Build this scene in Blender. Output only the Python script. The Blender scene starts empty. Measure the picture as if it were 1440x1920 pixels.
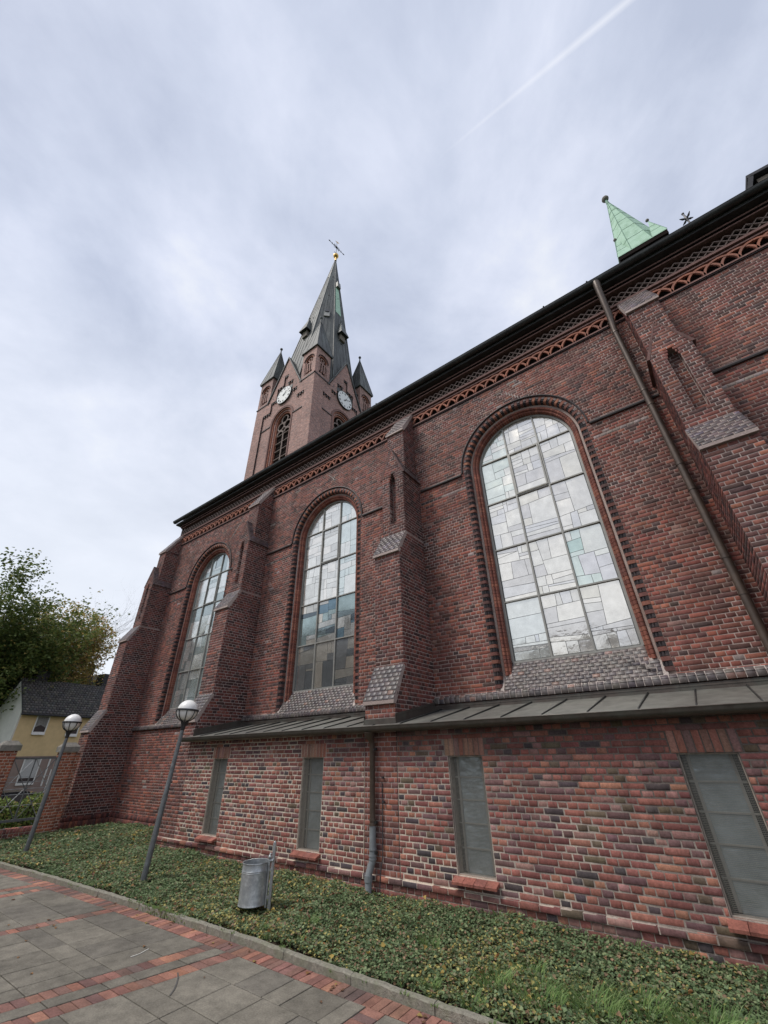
import bpy, bmesh, math, random
import numpy as np
from mathutils import Vector, Matrix, Euler

random.seed(7)
rng = np.random.default_rng(11)
scene = bpy.context.scene
COL = scene.collection

# ------------------------------------------------------------------ camera
cam_d = bpy.data.cameras.new('camera')
cam = bpy.data.objects.new('camera', cam_d)
COL.objects.link(cam)
F_PX = 756.69
cam_d.sensor_fit = 'VERTICAL'
cam_d.sensor_height = 36.0
cam_d.lens = 36.0 * F_PX / 1920.0
cam_d.clip_start = 0.05
cam_d.clip_end = 3000.0
# rows: world X, Y, Z expressed in camera (right, down, forward)
RW = [(0.79809647, -0.31937363, -0.5109232), (0.60229322, 0.39911412, 0.69133985), (-0.01687905, -0.85948147, 0.51088814)]
cam.matrix_world = Matrix(((RW[0][0], -RW[0][1], -RW[0][2], 0.0),
                           (RW[1][0], -RW[1][1], -RW[1][2], 0.0),
                           (RW[2][0], -RW[2][1], -RW[2][2], 2.0),
                           (0, 0, 0, 1)))
scene.camera = cam

# ------------------------------------------------------------------ world
SUN_DIR = Vector((-0.34, -0.50, 0.92)).normalized()
world = bpy.data.worlds.new('World')
scene.world = world
world.use_nodes = True
wn, wl = world.node_tree.nodes, world.node_tree.links
wn.clear()
w_out = wn.new('ShaderNodeOutputWorld')
w_bg = wn.new('ShaderNodeBackground')
wl.new(w_bg.outputs[0], w_out.inputs[0])
w_bg.inputs[1].default_value = 0.70
w_sky = wn.new('ShaderNodeTexSky')
w_sky.sky_type = 'NISHITA'
w_sky.sun_disc = False
w_sky.sun_elevation = math.asin(SUN_DIR.z)
w_sky.sun_rotation = math.atan2(SUN_DIR.x, SUN_DIR.y)
w_sc = wn.new('ShaderNodeVectorMath'); w_sc.operation = 'SCALE'
w_sc.inputs[3].default_value = 0.10
wl.new(w_sky.outputs[0], w_sc.inputs[0])
w_tc = wn.new('ShaderNodeTexCoord')
# project the direction on a cloud layer so that clouds flatten to the horizon
w_sep = wn.new('ShaderNodeSeparateXYZ'); wl.new(w_tc.outputs['Generated'], w_sep.inputs[0])
def wmath(op, a, b=None, c=None, clamp=False):
    n = wn.new('ShaderNodeMath'); n.operation = op; n.use_clamp = clamp
    for i, v in enumerate((a, b, c)):
        if v is None: continue
        if isinstance(v, (int, float)): n.inputs[i].default_value = v
        else: wl.new(v, n.inputs[i])
    return n.outputs[0]
zpos = wmath('ADD', wmath('MAXIMUM', w_sep.outputs[2], 0.0), 0.22)
cx_ = wmath('DIVIDE', w_sep.outputs[0], zpos)
cy_ = wmath('DIVIDE', w_sep.outputs[1], zpos)
w_cmb = wn.new('ShaderNodeCombineXYZ')
wl.new(cx_, w_cmb.inputs[0]); wl.new(cy_, w_cmb.inputs[1])
def wnoise(scale, det, rough, dist, off, lac=2.0):
    mp = wn.new('ShaderNodeMapping'); mp.inputs['Location'].default_value = off
    mp.inputs['Rotation'].default_value = (0, 0, 0.6)
    mp.inputs['Scale'].default_value = (1.12, 1.0, 1.0)
    wl.new(w_cmb.outputs[0], mp.inputs[0])
    n = wn.new('ShaderNodeTexNoise'); n.inputs['Scale'].default_value = scale
    n.inputs['Detail'].default_value = det; n.inputs['Roughness'].default_value = rough
    n.inputs['Distortion'].default_value = dist
    wl.new(mp.outputs[0], n.inputs['Vector'])
    return n.outputs[0]
n1 = wnoise(1.7, 8, 0.56, 0.25, (3.1, 1.2, 0))
n2 = wnoise(5.5, 6, 0.6, 0.3, (7.7, 4.4, 0))
nmix = wmath('ADD', wmath('MULTIPLY', n1, 0.78), wmath('MULTIPLY', n2, 0.22))
ramp = wn.new('ShaderNodeValToRGB')
cr = ramp.color_ramp
cr.elements[0].position = 0.37; cr.elements[0].color = (0.465, 0.512, 0.635, 1)
cr.elements[1].position = 0.64; cr.elements[1].color = (0.79, 0.815, 0.87, 1)
e = cr.elements.new(0.47); e.color = (0.565, 0.612, 0.735, 1)
e = cr.elements.new(0.56); e.color = (0.67, 0.71, 0.83, 1)
wl.new(nmix, ramp.inputs[0])
# whiter towards the horizon and towards the west
hz = wmath('SUBTRACT', 1.0, wmath('DIVIDE', w_sep.outputs[2], 0.75, clamp=True), clamp=True)
west = wmath('MULTIPLY', wmath('ADD', wmath('MULTIPLY', w_sep.outputs[0], -0.5), 0.5, clamp=True), 0.9)
hzf = wmath('MULTIPLY', wmath('POWER', hz, 0.8), wmath('ADD', 0.25, west), clamp=True)
mix1 = wn.new('ShaderNodeMixRGB'); mix1.blend_type = 'MIX'
mix1.inputs[2].default_value = (0.80, 0.83, 0.885, 1)
wl.new(hzf, mix1.inputs[0]); wl.new(ramp.outputs[0], mix1.inputs[1])
# thin vapour trail: a narrow band about a great circle
d1 = Vector((0.22, 0.319, 0.922)).normalized(); d2 = Vector((-0.083, 0.317, 0.945)).normalized()
nrm = d1.cross(d2).normalized(); along = (d2 - d1).normalized()
def wdot(v):
    n = wn.new('ShaderNodeVectorMath'); n.operation = 'DOT_PRODUCT'
    wl.new(w_tc.outputs['Generated'], n.inputs[0]); n.inputs[1].default_value = v
    return n.outputs['Value']
dist = wmath('ABSOLUTE', wdot(nrm))
t_al = wdot(along)
t0, t1 = d1.dot(along), d2.dot(along)
fade = wmath('SUBTRACT', 1.0, wmath('DIVIDE', wmath('SUBTRACT', t_al, t0), (t1 - t0) * 1.05), clamp=True)
fade = wmath('MINIMUM', wmath('MULTIPLY', fade, 1.2), 1.0)
wid = wmath('ADD', wmath('MULTIPLY', fade, 0.0048), 0.0022)
band = wmath('SUBTRACT', 1.0, wmath('DIVIDE', dist, wid), clamp=True)
band = wmath('MULTIPLY', wmath('MULTIPLY', wmath('SMOOTH_MIN', band, 1.0, 0.2), fade), wmath('ADD', 0.12, wmath('MULTIPLY', n2, 0.75)), clamp=True)
upper = wmath('GREATER_THAN', w_sep.outputs[2], 0.3)
band = wmath('MULTIPLY', band, upper)
mix2 = wn.new('ShaderNodeMixRGB')
mix2.inputs[2].default_value = (0.90, 0.91, 0.95, 1)
wl.new(band, mix2.inputs[0]); wl.new(mix1.outputs[0], mix2.inputs[1])
# clouds in front of the clear (Nishita) sky
mix3 = wn.new('ShaderNodeMixRGB'); mix3.inputs[0].default_value = 0.88
wl.new(w_sc.outputs[0], mix3.inputs[1]); wl.new(mix2.outputs[0], mix3.inputs[2])
wl.new(mix3.outputs[0], w_bg.inputs[0])

sun_d = bpy.data.lights.new('sun', 'SUN')
sun_d.energy = 1.5
sun_d.angle = math.radians(20)
sun_d.color = (1.0, 0.95, 0.88)
sun = bpy.data.objects.new('sun', sun_d)
COL.objects.link(sun)
sun.rotation_euler = SUN_DIR.to_track_quat('Z', 'Y').to_euler()

scene.view_settings.view_transform = 'Standard'
scene.view_settings.look = 'None'
scene.view_settings.exposure = 0.80
scene.view_settings.gamma = 1.0
scene.view_settings.use_curve_mapping = False
scene.cycles.max_bounces = 5
scene.cycles.diffuse_bounces = 3
scene.cycles.glossy_bounces = 3

# ------------------------------------------------------------------ materials
def new_mat(name):
    m = bpy.data.materials.new(name); m.use_nodes = True
    nt = m.node_tree; nt.nodes.clear()
    o = nt.nodes.new('ShaderNodeOutputMaterial'); p = nt.nodes.new('ShaderNodeBsdfPrincipled')
    nt.links.new(p.outputs[0], o.inputs[0])
    return m, nt, p
def noise_node(nt, scale, det=4, rough=0.55, coord='Object', stretch=None):
    tc = nt.nodes.new('ShaderNodeTexCoord')
    src = tc.outputs[coord]
    if coord == 'World':
        src = nt.nodes.new('ShaderNodeNewGeometry').outputs['Position']
    if stretch:
        mp = nt.nodes.new('ShaderNodeMapping'); mp.inputs['Scale'].default_value = stretch
        nt.links.new(src, mp.inputs[0]); src = mp.outputs[0]
    n = nt.nodes.new('ShaderNodeTexNoise'); n.inputs['Scale'].default_value = scale
    n.inputs['Detail'].default_value = det; n.inputs['Roughness'].default_value = rough
    nt.links.new(src, n.inputs['Vector'])
    return n.outputs[0]
def wpos_noise(nt, scale, det=4, rough=0.55, stretch=None):
    g = nt.nodes.new('ShaderNodeNewGeometry'); src = g.outputs['Position']
    if stretch:
        mp = nt.nodes.new('ShaderNodeMapping'); mp.inputs['Scale'].default_value = stretch
        nt.links.new(src, mp.inputs[0]); src = mp.outputs[0]
    n = nt.nodes.new('ShaderNodeTexNoise'); n.inputs['Scale'].default_value = scale
    n.inputs['Detail'].default_value = det; n.inputs['Roughness'].default_value = rough
    nt.links.new(src, n.inputs['Vector'])
    return n.outputs[0]
def ramp_node(nt, fac, stops):
    r = nt.nodes.new('ShaderNodeValToRGB'); c = r.color_ramp
    c.elements[0].position = stops[0][0]; c.elements[0].color = (*stops[0][1], 1)
    c.elements[1].position = stops[-1][0]; c.elements[1].color = (*stops[-1][1], 1)
    for p, col in stops[1:-1]:
        e = c.elements.new(p); e.color = (*col, 1)
    nt.links.new(fac, r.inputs[0])
    return r.outputs[0]
def mixc(nt, fac, a, b, mode='MIX'):
    m = nt.nodes.new('ShaderNodeMixRGB'); m.blend_type = mode
    for i, v in enumerate((fac, a, b)):
        if isinstance(v, (int, float)): m.inputs[i].default_value = v
        elif isinstance(v, tuple): m.inputs[i].default_value = (*v, 1) if len(v) == 3 else v
        else: nt.links.new(v, m.inputs[i])
    return m.outputs[0]
def bump(nt, p, h, strength, dist=0.01):
    b = nt.nodes.new('ShaderNodeBump'); b.inputs['Strength'].default_value = strength
    b.inputs['Distance'].default_value = dist
    nt.links.new(h, b.inputs['Height']); nt.links.new(b.outputs[0], p.inputs['Normal'])
def g3(v): return (v, v, v)
def attr_mat(name, rough=0.8, nscale=30, amp=(0.72, 1.22), soot=(0.62, 1.1), bstr=0.5, spec=0.35, patina=None, bdist=0.006, effl=0.0):
    """colour from the face attribute 'col' times fine grain and large weathering"""
    m, nt, p = new_mat(name)
    a = nt.nodes.new('ShaderNodeAttribute'); a.attribute_name = 'col'
    fine = wpos_noise(nt, nscale, 5, 0.65)
    c = mixc(nt, 1.0, a.outputs['Color'], ramp_node(nt, fine, [(0.25, g3(amp[0])), (0.75, g3(amp[1]))]), 'MULTIPLY')
    big = wpos_noise(nt, 0.9, 6, 0.6, (1.0, 1.0, 0.55))
    c = mixc(nt, 1.0, c, ramp_node(nt, big, [(0.3, g3(soot[0])), (0.7, g3(soot[1]))]), 'MULTIPLY')
    st_ = wpos_noise(nt, 2.6, 5, 0.65, (2.6, 2.6, 0.22))
    c = mixc(nt, 1.0, c, ramp_node(nt, st_, [(0.34, g3(0.74)), (0.60, g3(1.08))]), 'MULTIPLY')
    if effl > 0:
        ef = wpos_noise(nt, 3.2, 8, 0.72, (1.0, 1.0, 1.6))
        efr = ramp_node(nt, ef, [(0.56, g3(0)), (0.74, g3(effl))])
        c = mixc(nt, efr, c, (0.40, 0.33, 0.31))
    if patina:
        pn = wpos_noise(nt, 1.8, 6, 0.65)
        c = mixc(nt, ramp_node(nt, pn, [(0.5, g3(0)), (0.75, g3(0.6))]), c, patina)
    nt.links.new(c, p.inputs['Base Color'])
    p.inputs['Roughness'].default_value = rough
    p.inputs['Specular IOR Level'].default_value = spec
    bump(nt, p, wpos_noise(nt, nscale * 3, 4, 0.7), bstr, bdist)
    return m
def flat_mat(name, col, rough=0.6, metallic=0.0, nscale=12, amp=(0.8, 1.15), bstr=0.15, spec=0.5, second=None, sec_rng=(0.45, 0.7), sec_scale=2.5, stretch=None, bdist=0.005):
    m, nt, p = new_mat(name)
    f = wpos_noise(nt, nscale, 5, 0.6, stretch)
    c = mixc(nt, 1.0, col, ramp_node(nt, f, [(0.25, g3(amp[0])), (0.75, g3(amp[1]))]), 'MULTIPLY')
    if second:
        s = wpos_noise(nt, sec_scale, 6, 0.65, stretch)
        c = mixc(nt, ramp_node(nt, s, [(sec_rng[0], g3(0)), (sec_rng[1], g3(1))]), c, second)
    nt.links.new(c, p.inputs['Base Color'])
    p.inputs['Roughness'].default_value = rough
    p.inputs['Metallic'].default_value = metallic
    p.inputs['Specular IOR Level'].default_value = spec
    if bstr > 0: bump(nt, p, wpos_noise(nt, nscale * 2.5, 4, 0.65), bstr, bdist)
    return m
MAT = {}
MAT['brick'] = attr_mat('weathered_brick', 0.82, 34, (0.70, 1.25), (0.66, 1.12), 0.55, effl=0.22)
MAT['brick_annex'] = attr_mat('old_red_brick', 0.78, 40, (0.62, 1.32), (0.82, 1.12), 0.7, effl=0.16)
MAT['brick_glazed'] = attr_mat('glazed_dark_brick', 0.42, 22, (0.75, 1.25), (0.8, 1.15), 0.35, spec=0.5)
MAT['paving'] = attr_mat('paving_surface', 0.88, 60, (0.66, 1.30), (0.64, 1.20), 0.5, bdist=0.004)
def mortar_mat(name, a, b, sc=0.8, rg=(0.42, 0.58)):
    m, nt, p = new_mat(name)
    n = wpos_noise(nt, sc, 5, 0.6)
    c = mixc(nt, ramp_node(nt, n, [(rg[0], g3(0)), (rg[1], g3(1))]), a, b)
    f = wpos_noise(nt, 60, 4, 0.6)
    c = mixc(nt, 1.0, c, ramp_node(nt, f, [(0.3, g3(0.7)), (0.7, g3(1.2))]), 'MULTIPLY')
    nt.links.new(c, p.inputs['Base Color'])
    p.inputs['Roughness'].default_value = 0.95
    p.inputs['Specular IOR Level'].default_value = 0.1
    bump(nt, p, f, 0.6, 0.008)
    return m
MAT['mortar_nave'] = mortar_mat('mortar_nave', (0.30, 0.22, 0.19), (0.47, 0.38, 0.34), 0.7)
MAT['mortar_pale'] = mortar_mat('mortar_pale', (0.48, 0.40, 0.365), (0.36, 0.29, 0.265), 0.9)
def annex_mortar():
    # pale repointing at the left end and low down, old dark pointing higher up on the right
    m, nt, p = new_mat('mortar_annex')
    g = nt.nodes.new('ShaderNodeNewGeometry'); sx = nt.nodes.new('ShaderNodeSeparateXYZ'); nt.links.new(g.outputs['Position'], sx.inputs[0])
    n = wpos_noise(nt, 1.1, 5, 0.6)
    def M(op, a, b):
        q = nt.nodes.new('ShaderNodeMath'); q.operation = op
        for i, v in enumerate((a, b)):
            if isinstance(v, (int, float)): q.inputs[i].default_value = v
            else: nt.links.new(v, q.inputs[i])
        return q.outputs[0]
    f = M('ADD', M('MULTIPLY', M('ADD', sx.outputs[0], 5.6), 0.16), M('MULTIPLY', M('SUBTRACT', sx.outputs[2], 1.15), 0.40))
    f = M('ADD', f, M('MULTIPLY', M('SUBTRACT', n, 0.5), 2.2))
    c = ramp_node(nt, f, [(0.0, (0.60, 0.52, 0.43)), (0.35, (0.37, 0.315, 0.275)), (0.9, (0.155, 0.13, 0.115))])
    fi = wpos_noise(nt, 60, 4, 0.6)
    c = mixc(nt, 1.0, c, ramp_node(nt, fi, [(0.3, g3(0.72)), (0.7, g3(1.2))]), 'MULTIPLY')
    nt.links.new(c, p.inputs['Base Color']); p.inputs['Roughness'].default_value = 0.95; p.inputs['Specular IOR Level'].default_value = 0.1
    bump(nt, p, fi, 0.6, 0.008)
    return m
MAT['mortar_annex'] = annex_mortar()
MAT['mortar_white'] = mortar_mat('mortar_white', (0.52, 0.455, 0.42), (0.40, 0.345, 0.315), 1.5)
MAT['copper_brown'] = flat_mat('weathered_copper_brown', (0.085, 0.070, 0.060), 0.5, 0.3, 9, (0.7, 1.3), 0.1, second=(0.10, 0.105, 0.09), sec_rng=(0.45, 0.75))
MAT['pipe_brown'] = flat_mat('brown_copper_pipe', (0.095, 0.070, 0.055), 0.42, 0.35, 9, (0.7, 1.3), 0.08, second=(0.07, 0.055, 0.047), sec_rng=(0.45, 0.75))
MAT['gutter_dark'] = flat_mat('dark_gutter_metal', (0.035, 0.036, 0.035), 0.5, 0.3, 5, (0.7, 1.4), 0.05, second=(0.06, 0.065, 0.06), sec_rng=(0.5, 0.8))
MAT['roof_metal'] = flat_mat('weathered_roof_sheet', (0.120, 0.117, 0.104), 0.55, 0.2, 6, (0.72, 1.3), 0.12, second=(0.19, 0.188, 0.165), sec_rng=(0.42, 0.7), sec_scale=3.5)
MAT['pipe_grey'] = flat_mat('grey_plastic_pipe', (0.20, 0.215, 0.225), 0.4, 0.0, 8, (0.85, 1.12), 0.03)
MAT['zinc'] = flat_mat('galvanised_zinc', (0.42, 0.44, 0.445), 0.42, 0.55, 26, (0.66, 1.3), 0.06, second=(0.30, 0.32, 0.33), sec_scale=9, sec_rng=(0.42, 0.6))
MAT['frame_grey'] = flat_mat('grey_window_frame', (0.30, 0.295, 0.27), 0.5, 0.2, 10, (0.85, 1.15), 0.05)
MAT['lead_came'] = flat_mat('lead_came', (0.13, 0.135, 0.135), 0.6, 0.1, 10, (0.8, 1.1), 0.0)
MAT['frame_rust'] = flat_mat('brown_metal_frame', (0.40, 0.34, 0.29), 0.55, 0.2, 18, (0.7, 1.3), 0.1)
MAT['wire'] = flat_mat('wire_grille', (0.24, 0.23, 0.205), 0.5, 0.4, 20, (0.8, 1.2), 0.0)
MAT['lead_roof'] = flat_mat('grey_lead_roof', (0.068, 0.072, 0.070), 0.62, 0.15, 3.2, (0.45, 1.6), 0.15, second=(0.15, 0.17, 0.16), sec_rng=(0.52, 0.72), sec_scale=1.4, stretch=(1, 1, 0.16))
MAT['copper_green'] = flat_mat('green_copper', (0.37, 0.55, 0.41), 0.7, 0.0, 1.5, (0.8, 1.18), 0.08, second=(0.44, 0.62, 0.49), sec_rng=(0.4, 0.6), sec_scale=3.0, spec=0.2)
MAT['copper_seam'] = flat_mat('green_copper_seam', (0.17, 0.30, 0.22), 0.7, 0.0, 3, (0.8, 1.2), 0.0)
MAT['gold'] = flat_mat('gilded_ball', (0.62, 0.40, 0.13), 0.4, 1.0, 3, (0.9, 1.1), 0.0)
MAT['iron'] = flat_mat('dark_iron', (0.05, 0.05, 0.055), 0.5, 0.3, 10, (0.8, 1.2), 0.0)
MAT['lamp_pole'] = flat_mat('grey_painted_pole', (0.115, 0.122, 0.124), 0.5, 0.1, 14, (0.72, 1.25), 0.08, second=(0.17, 0.185, 0.19), sec_rng=(0.55, 0.75), sec_scale=7)
MAT['lamp_dark'] = flat_mat('dark_lamp_cage', (0.03, 0.03, 0.032), 0.5, 0.1, 10, (0.8, 1.2), 0.0)
MAT['kerb'] = flat_mat('kerb_concrete', (0.25, 0.235, 0.195), 0.92, 0.0, 28, (0.6, 1.35), 0.9, spec=0.2, second=(0.20, 0.205, 0.14), sec_rng=(0.45, 0.72), sec_scale=4, bdist=0.012)
MAT['cap_stone'] = flat_mat('pillar_cap_stone', (0.22, 0.205, 0.18), 0.92, 0.0, 14, (0.7, 1.3), 0.5, spec=0.2, second=(0.14, 0.145, 0.11), sec_rng=(0.5, 0.75))
MAT['soil'] = flat_mat('soil', (0.05, 0.038, 0.027), 0.97, 0.0, 25, (0.5, 1.5), 0.9, spec=0.1, bdist=0.02)
MAT['asphalt'] = flat_mat('asphalt', (0.06, 0.06, 0.06), 0.9, 0.0, 30, (0.75, 1.25), 0.4, spec=0.2)
MAT['grassland'] = flat_mat('mown_grass_ground', (0.05, 0.075, 0.03), 0.95, 0.0, 8, (0.6, 1.4), 0.5, spec=0.1)
MAT['sand_joint'] = flat_mat('joint_sand', (0.035, 0.032, 0.028), 0.97, 0.0, 40, (0.7, 1.3), 0.3, spec=0.1, second=(0.045, 0.06, 0.025), sec_rng=(0.55, 0.7), sec_scale=5)
MAT['white_line'] = flat_mat('chalk_scratch', (0.55, 0.54, 0.50), 0.9, 0.0, 40, (0.7, 1.2), 0.0)
MAT['stain'] = flat_mat('rubber_stain', (0.09, 0.085, 0.08), 0.85, 0.0, 40, (0.7, 1.2), 0.0)
MAT['plaster_yellow'] = flat_mat('yellow_plaster', (0.68, 0.52, 0.29), 0.92, 0.0, 3, (0.9, 1.08), 0.2, spec=0.15)
MAT['plaster_white'] = flat_mat('white_plaster', (0.72, 0.70, 0.64), 0.92, 0.0, 2, (0.9, 1.05), 0.15, spec=0.15)
MAT['plaster_rose'] = flat_mat('rose_grey_plaster', (0.30, 0.235, 0.21), 0.92, 0.0, 3, (0.9, 1.1), 0.2, spec=0.15)
MAT['plaster_dark'] = flat_mat('sooty_brick_render', (0.13, 0.10, 0.085), 0.9, 0.0, 3, (0.8, 1.1), 0.2, spec=0.15)
MAT['plaster_cream'] = flat_mat('cream_plaster', (0.42, 0.37, 0.27), 0.92, 0.0, 3, (0.9, 1.1), 0.2, spec=0.15)
MAT['white_frame'] = flat_mat('white_window_frame', (0.75, 0.75, 0.73), 0.5, 0.0, 5, (0.95, 1.03), 0.0)
MAT['curtain'] = flat_mat('curtain_cloth', (0.35, 0.35, 0.34), 0.9, 0.0, 9, (0.4, 1.4), 0.0, stretch=(1, 6, 0.2))
MAT['shutter'] = flat_mat('roller_shutter', (0.52, 0.53, 0.53), 0.6, 0.0, 5, (0.95, 1.05), 0.0)
MAT['roof_tile'] = attr_mat('dark_roof_tile', 0.75, 12, (0.7, 1.3), (0.85, 1.1), 0.3, patina=(0.085, 0.085, 0.055))
MAT['chimney_slate'] = flat_mat('slate_cladding', (0.045, 0.045, 0.05), 0.9, 0.0, 6, (0.7, 1.3), 0.3)
MAT['car_paint'] = flat_mat('dark_car_paint', (0.012, 0.015, 0.022), 0.25, 0.3, 2, (0.95, 1.05), 0.0)
MAT['car_silver'] = flat_mat('silver_car_paint', (0.35, 0.37, 0.40), 0.3, 0.6, 2, (0.95, 1.05), 0.0)
MAT['tyre'] = flat_mat('tyre_rubber', (0.02, 0.02, 0.02), 0.85)
MAT['bark'] = flat_mat('tree_bark', (0.055, 0.045, 0.036), 0.95, 0.0, 10, (0.6, 1.4), 0.6, spec=0.1, stretch=(1, 1, 0.25))
MAT['twig'] = flat_mat('bare_twig', (0.13, 0.11, 0.095), 0.95, 0.0, 10, (0.7, 1.3), 0.0, spec=0.1)
MAT['timber'] = flat_mat('grey_timber', (0.16, 0.135, 0.11), 0.85, 0.0, 8, (0.7, 1.3), 0.3, stretch=(1, 1, 1))
MAT['tracery'] = flat_mat('tracery_stone', (0.20, 0.155, 0.135), 0.85, 0.0, 4, (0.8, 1.2), 0.2)
MAT['string_dark'] = flat_mat('dark_string_course', (0.040, 0.030, 0.029), 0.6, 0.0, 20, (0.7, 1.3), 0.2)
MAT['black_gap'] = flat_mat('soot_and_shade_backing', (0.014, 0.009, 0.008), 0.95, 0.0, 20, (0.7, 1.3), 0.2, spec=0.1)  # soot plus the deep shade of recesses and openings put into the colour
MAT['pink_band'] = flat_mat('moulded_band_brick', (0.21, 0.125, 0.11), 0.8, 0.0, 18, (0.7, 1.3), 0.3, spec=0.2)
MAT['lattice'] = flat_mat('lattice_brick', (0.18, 0.135, 0.118), 0.8, 0.0, 18, (0.7, 1.3), 0.3, spec=0.2)
MAT['orange_arch'] = flat_mat('orange_terracotta', (0.36, 0.15, 0.10), 0.8, 0.0, 14, (0.6, 1.3), 0.3, spec=0.2, second=(0.23, 0.12, 0.095), sec_rng=(0.45, 0.7), sec_scale=2.2)

def glass_obj_mat(name, metallic, rough, wav):
    m, nt, p = new_mat(name)
    oi = nt.nodes.new('ShaderNodeAttribute'); oi.attribute_name = 'col'
    n = wpos_noise(nt, 5, 5, 0.6)
    c = mixc(nt, 1.0, oi.outputs['Color'], ramp_node(nt, n, [(0.3, g3(0.88)), (0.7, g3(1.08))]), 'MULTIPLY')
    nt.links.new(c, p.inputs['Base Color'])
    p.inputs['Metallic'].default_value = metallic
    rn = wpos_noise(nt, 1.6, 5, 0.6); nt.links.new(ramp_node(nt, rn, [(0.35, g3(0.04)), (0.7, g3(0.26))]), p.inputs['Roughness'])
    p.inputs['Specular IOR Level'].default_value = 0.6
    bump(nt, p, wpos_noise(nt, 7, 3, 0.5), wav, 0.01)
    return m
MAT['glass_leaded'] = glass_obj_mat('leaded_glass', 0.74, 0.06, 0.16)
def ribbed_glass():
    m, nt, p = new_mat('sky_sheen_wired_glass')
    n = wpos_noise(nt, 2.2, 6, 0.6)
    c = ramp_node(nt, n, [(0.3, (0.26, 0.31, 0.33)), (0.7, (0.50, 0.57, 0.59))])  # pale bluish sky reflection put into the base colour
    nt.links.new(c, p.inputs['Base Color'])
    p.inputs['Roughness'].default_value = 0.16; p.inputs['Metallic'].default_value = 0.45
    bump(nt, p, wpos_noise(nt, 5, 4, 0.5, (1, 1, 2.2)), 0.5, 0.03)
    return m
MAT['glass_basement'] = ribbed_glass()
MAT['glass_dark'] = flat_mat('dark_window_glass', (0.03, 0.035, 0.04), 0.08, 0.0, 2, (0.9, 1.1), 0.0, spec=0.8)
def globe_mat():
    m, nt, p = new_mat('opal_globe')
    n = wpos_noise(nt, 14, 6, 0.7)
    c = ramp_node(nt, n, [(0.60, (0.80, 0.79, 0.76)), (0.80, (0.42, 0.36, 0.29))])
    nt.links.new(c, p.inputs['Base Color']); p.inputs['Roughness'].default_value = 0.3
    p.inputs['Subsurface Weight'].default_value = 0.0
    return m
MAT['globe'] = globe_mat()
def tower_brick():
    m, nt, p = new_mat('tower_brickwork')
    g = nt.nodes.new('ShaderNodeNewGeometry'); s = nt.nodes.new('ShaderNodeSeparateXYZ')
    nt.links.new(g.outputs['Position'], s.inputs[0])
    a = nt.nodes.new('ShaderNodeMath'); a.operation = 'ADD'
    nt.links.new(s.outputs[0], a.inputs[0]); nt.links.new(s.outputs[1], a.inputs[1])
    c = nt.nodes.new('ShaderNodeCombineXYZ'); nt.links.new(a.outputs[0], c.inputs[0]); nt.links.new(s.outputs[2], c.inputs[1])
    b = nt.nodes.new('ShaderNodeTexBrick')
    b.inputs['Scale'].default_value = 1.0
    b.inputs['Brick Width'].default_value = 0.26; b.inputs['Row Height'].default_value = 0.0762
    b.inputs['Mortar Size'].default_value = 0.010; b.inputs['Bias'].default_value = 0.0
    b.inputs['Color1'].default_value = (0.42, 0.21, 0.165, 1); b.inputs['Color2'].default_value = (0.22, 0.12, 0.105, 1)
    b.inputs['Mortar'].default_value = (0.36, 0.29, 0.26, 1)
    nt.links.new(c.outputs[0], b.inputs['Vector'])
    big = wpos_noise(nt, 0.35, 5, 0.6)
    cc = mixc(nt, 1.0, b.outputs[0], ramp_node(nt, big, [(0.3, g3(0.78)), (0.7, g3(1.18))]), 'MULTIPLY')
    sp_ = wpos_noise(nt, 5.5, 3, 0.7, (1, 1, 2.2))
    cc = mixc(nt, 1.0, cc, ramp_node(nt, sp_, [(0.34, g3(0.66)), (0.66, g3(1.32))]), 'MULTIPLY')
    nt.links.new(cc, p.inputs['Base Color']); p.inputs['Roughness'].default_value = 0.85
    bump(nt, p, b.outputs['Fac'], -0.3, 0.01)
    return m
MAT['tower_brick'] = tower_brick()
def leaf_mat(name, trans=0.35):
    m, nt, p = new_mat(name)
    a = nt.nodes.new('ShaderNodeAttribute'); a.attribute_name = 'col'
    nt.links.new(a.outputs['Color'], p.inputs['Base Color'])
    p.inputs['Roughness'].default_value = 0.55; p.inputs['Specular IOR Level'].default_value = 0.3
    t = nt.nodes.new('ShaderNodeBsdfTranslucent'); nt.links.new(a.outputs['Color'], t.inputs[0])
    mx = nt.nodes.new('ShaderNodeMixShader'); mx.inputs[0].default_value = trans
    nt.links.new(p.outputs[0], mx.inputs[1]); nt.links.new(t.outputs[0], mx.inputs[2])
    out = [n for n in nt.nodes if n.type == 'OUTPUT_MATERIAL'][0]
    nt.links.new(mx.outputs[0], out.inputs[0])
    return m
MAT['leaf'] = leaf_mat('leaf_tissue')

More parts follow.
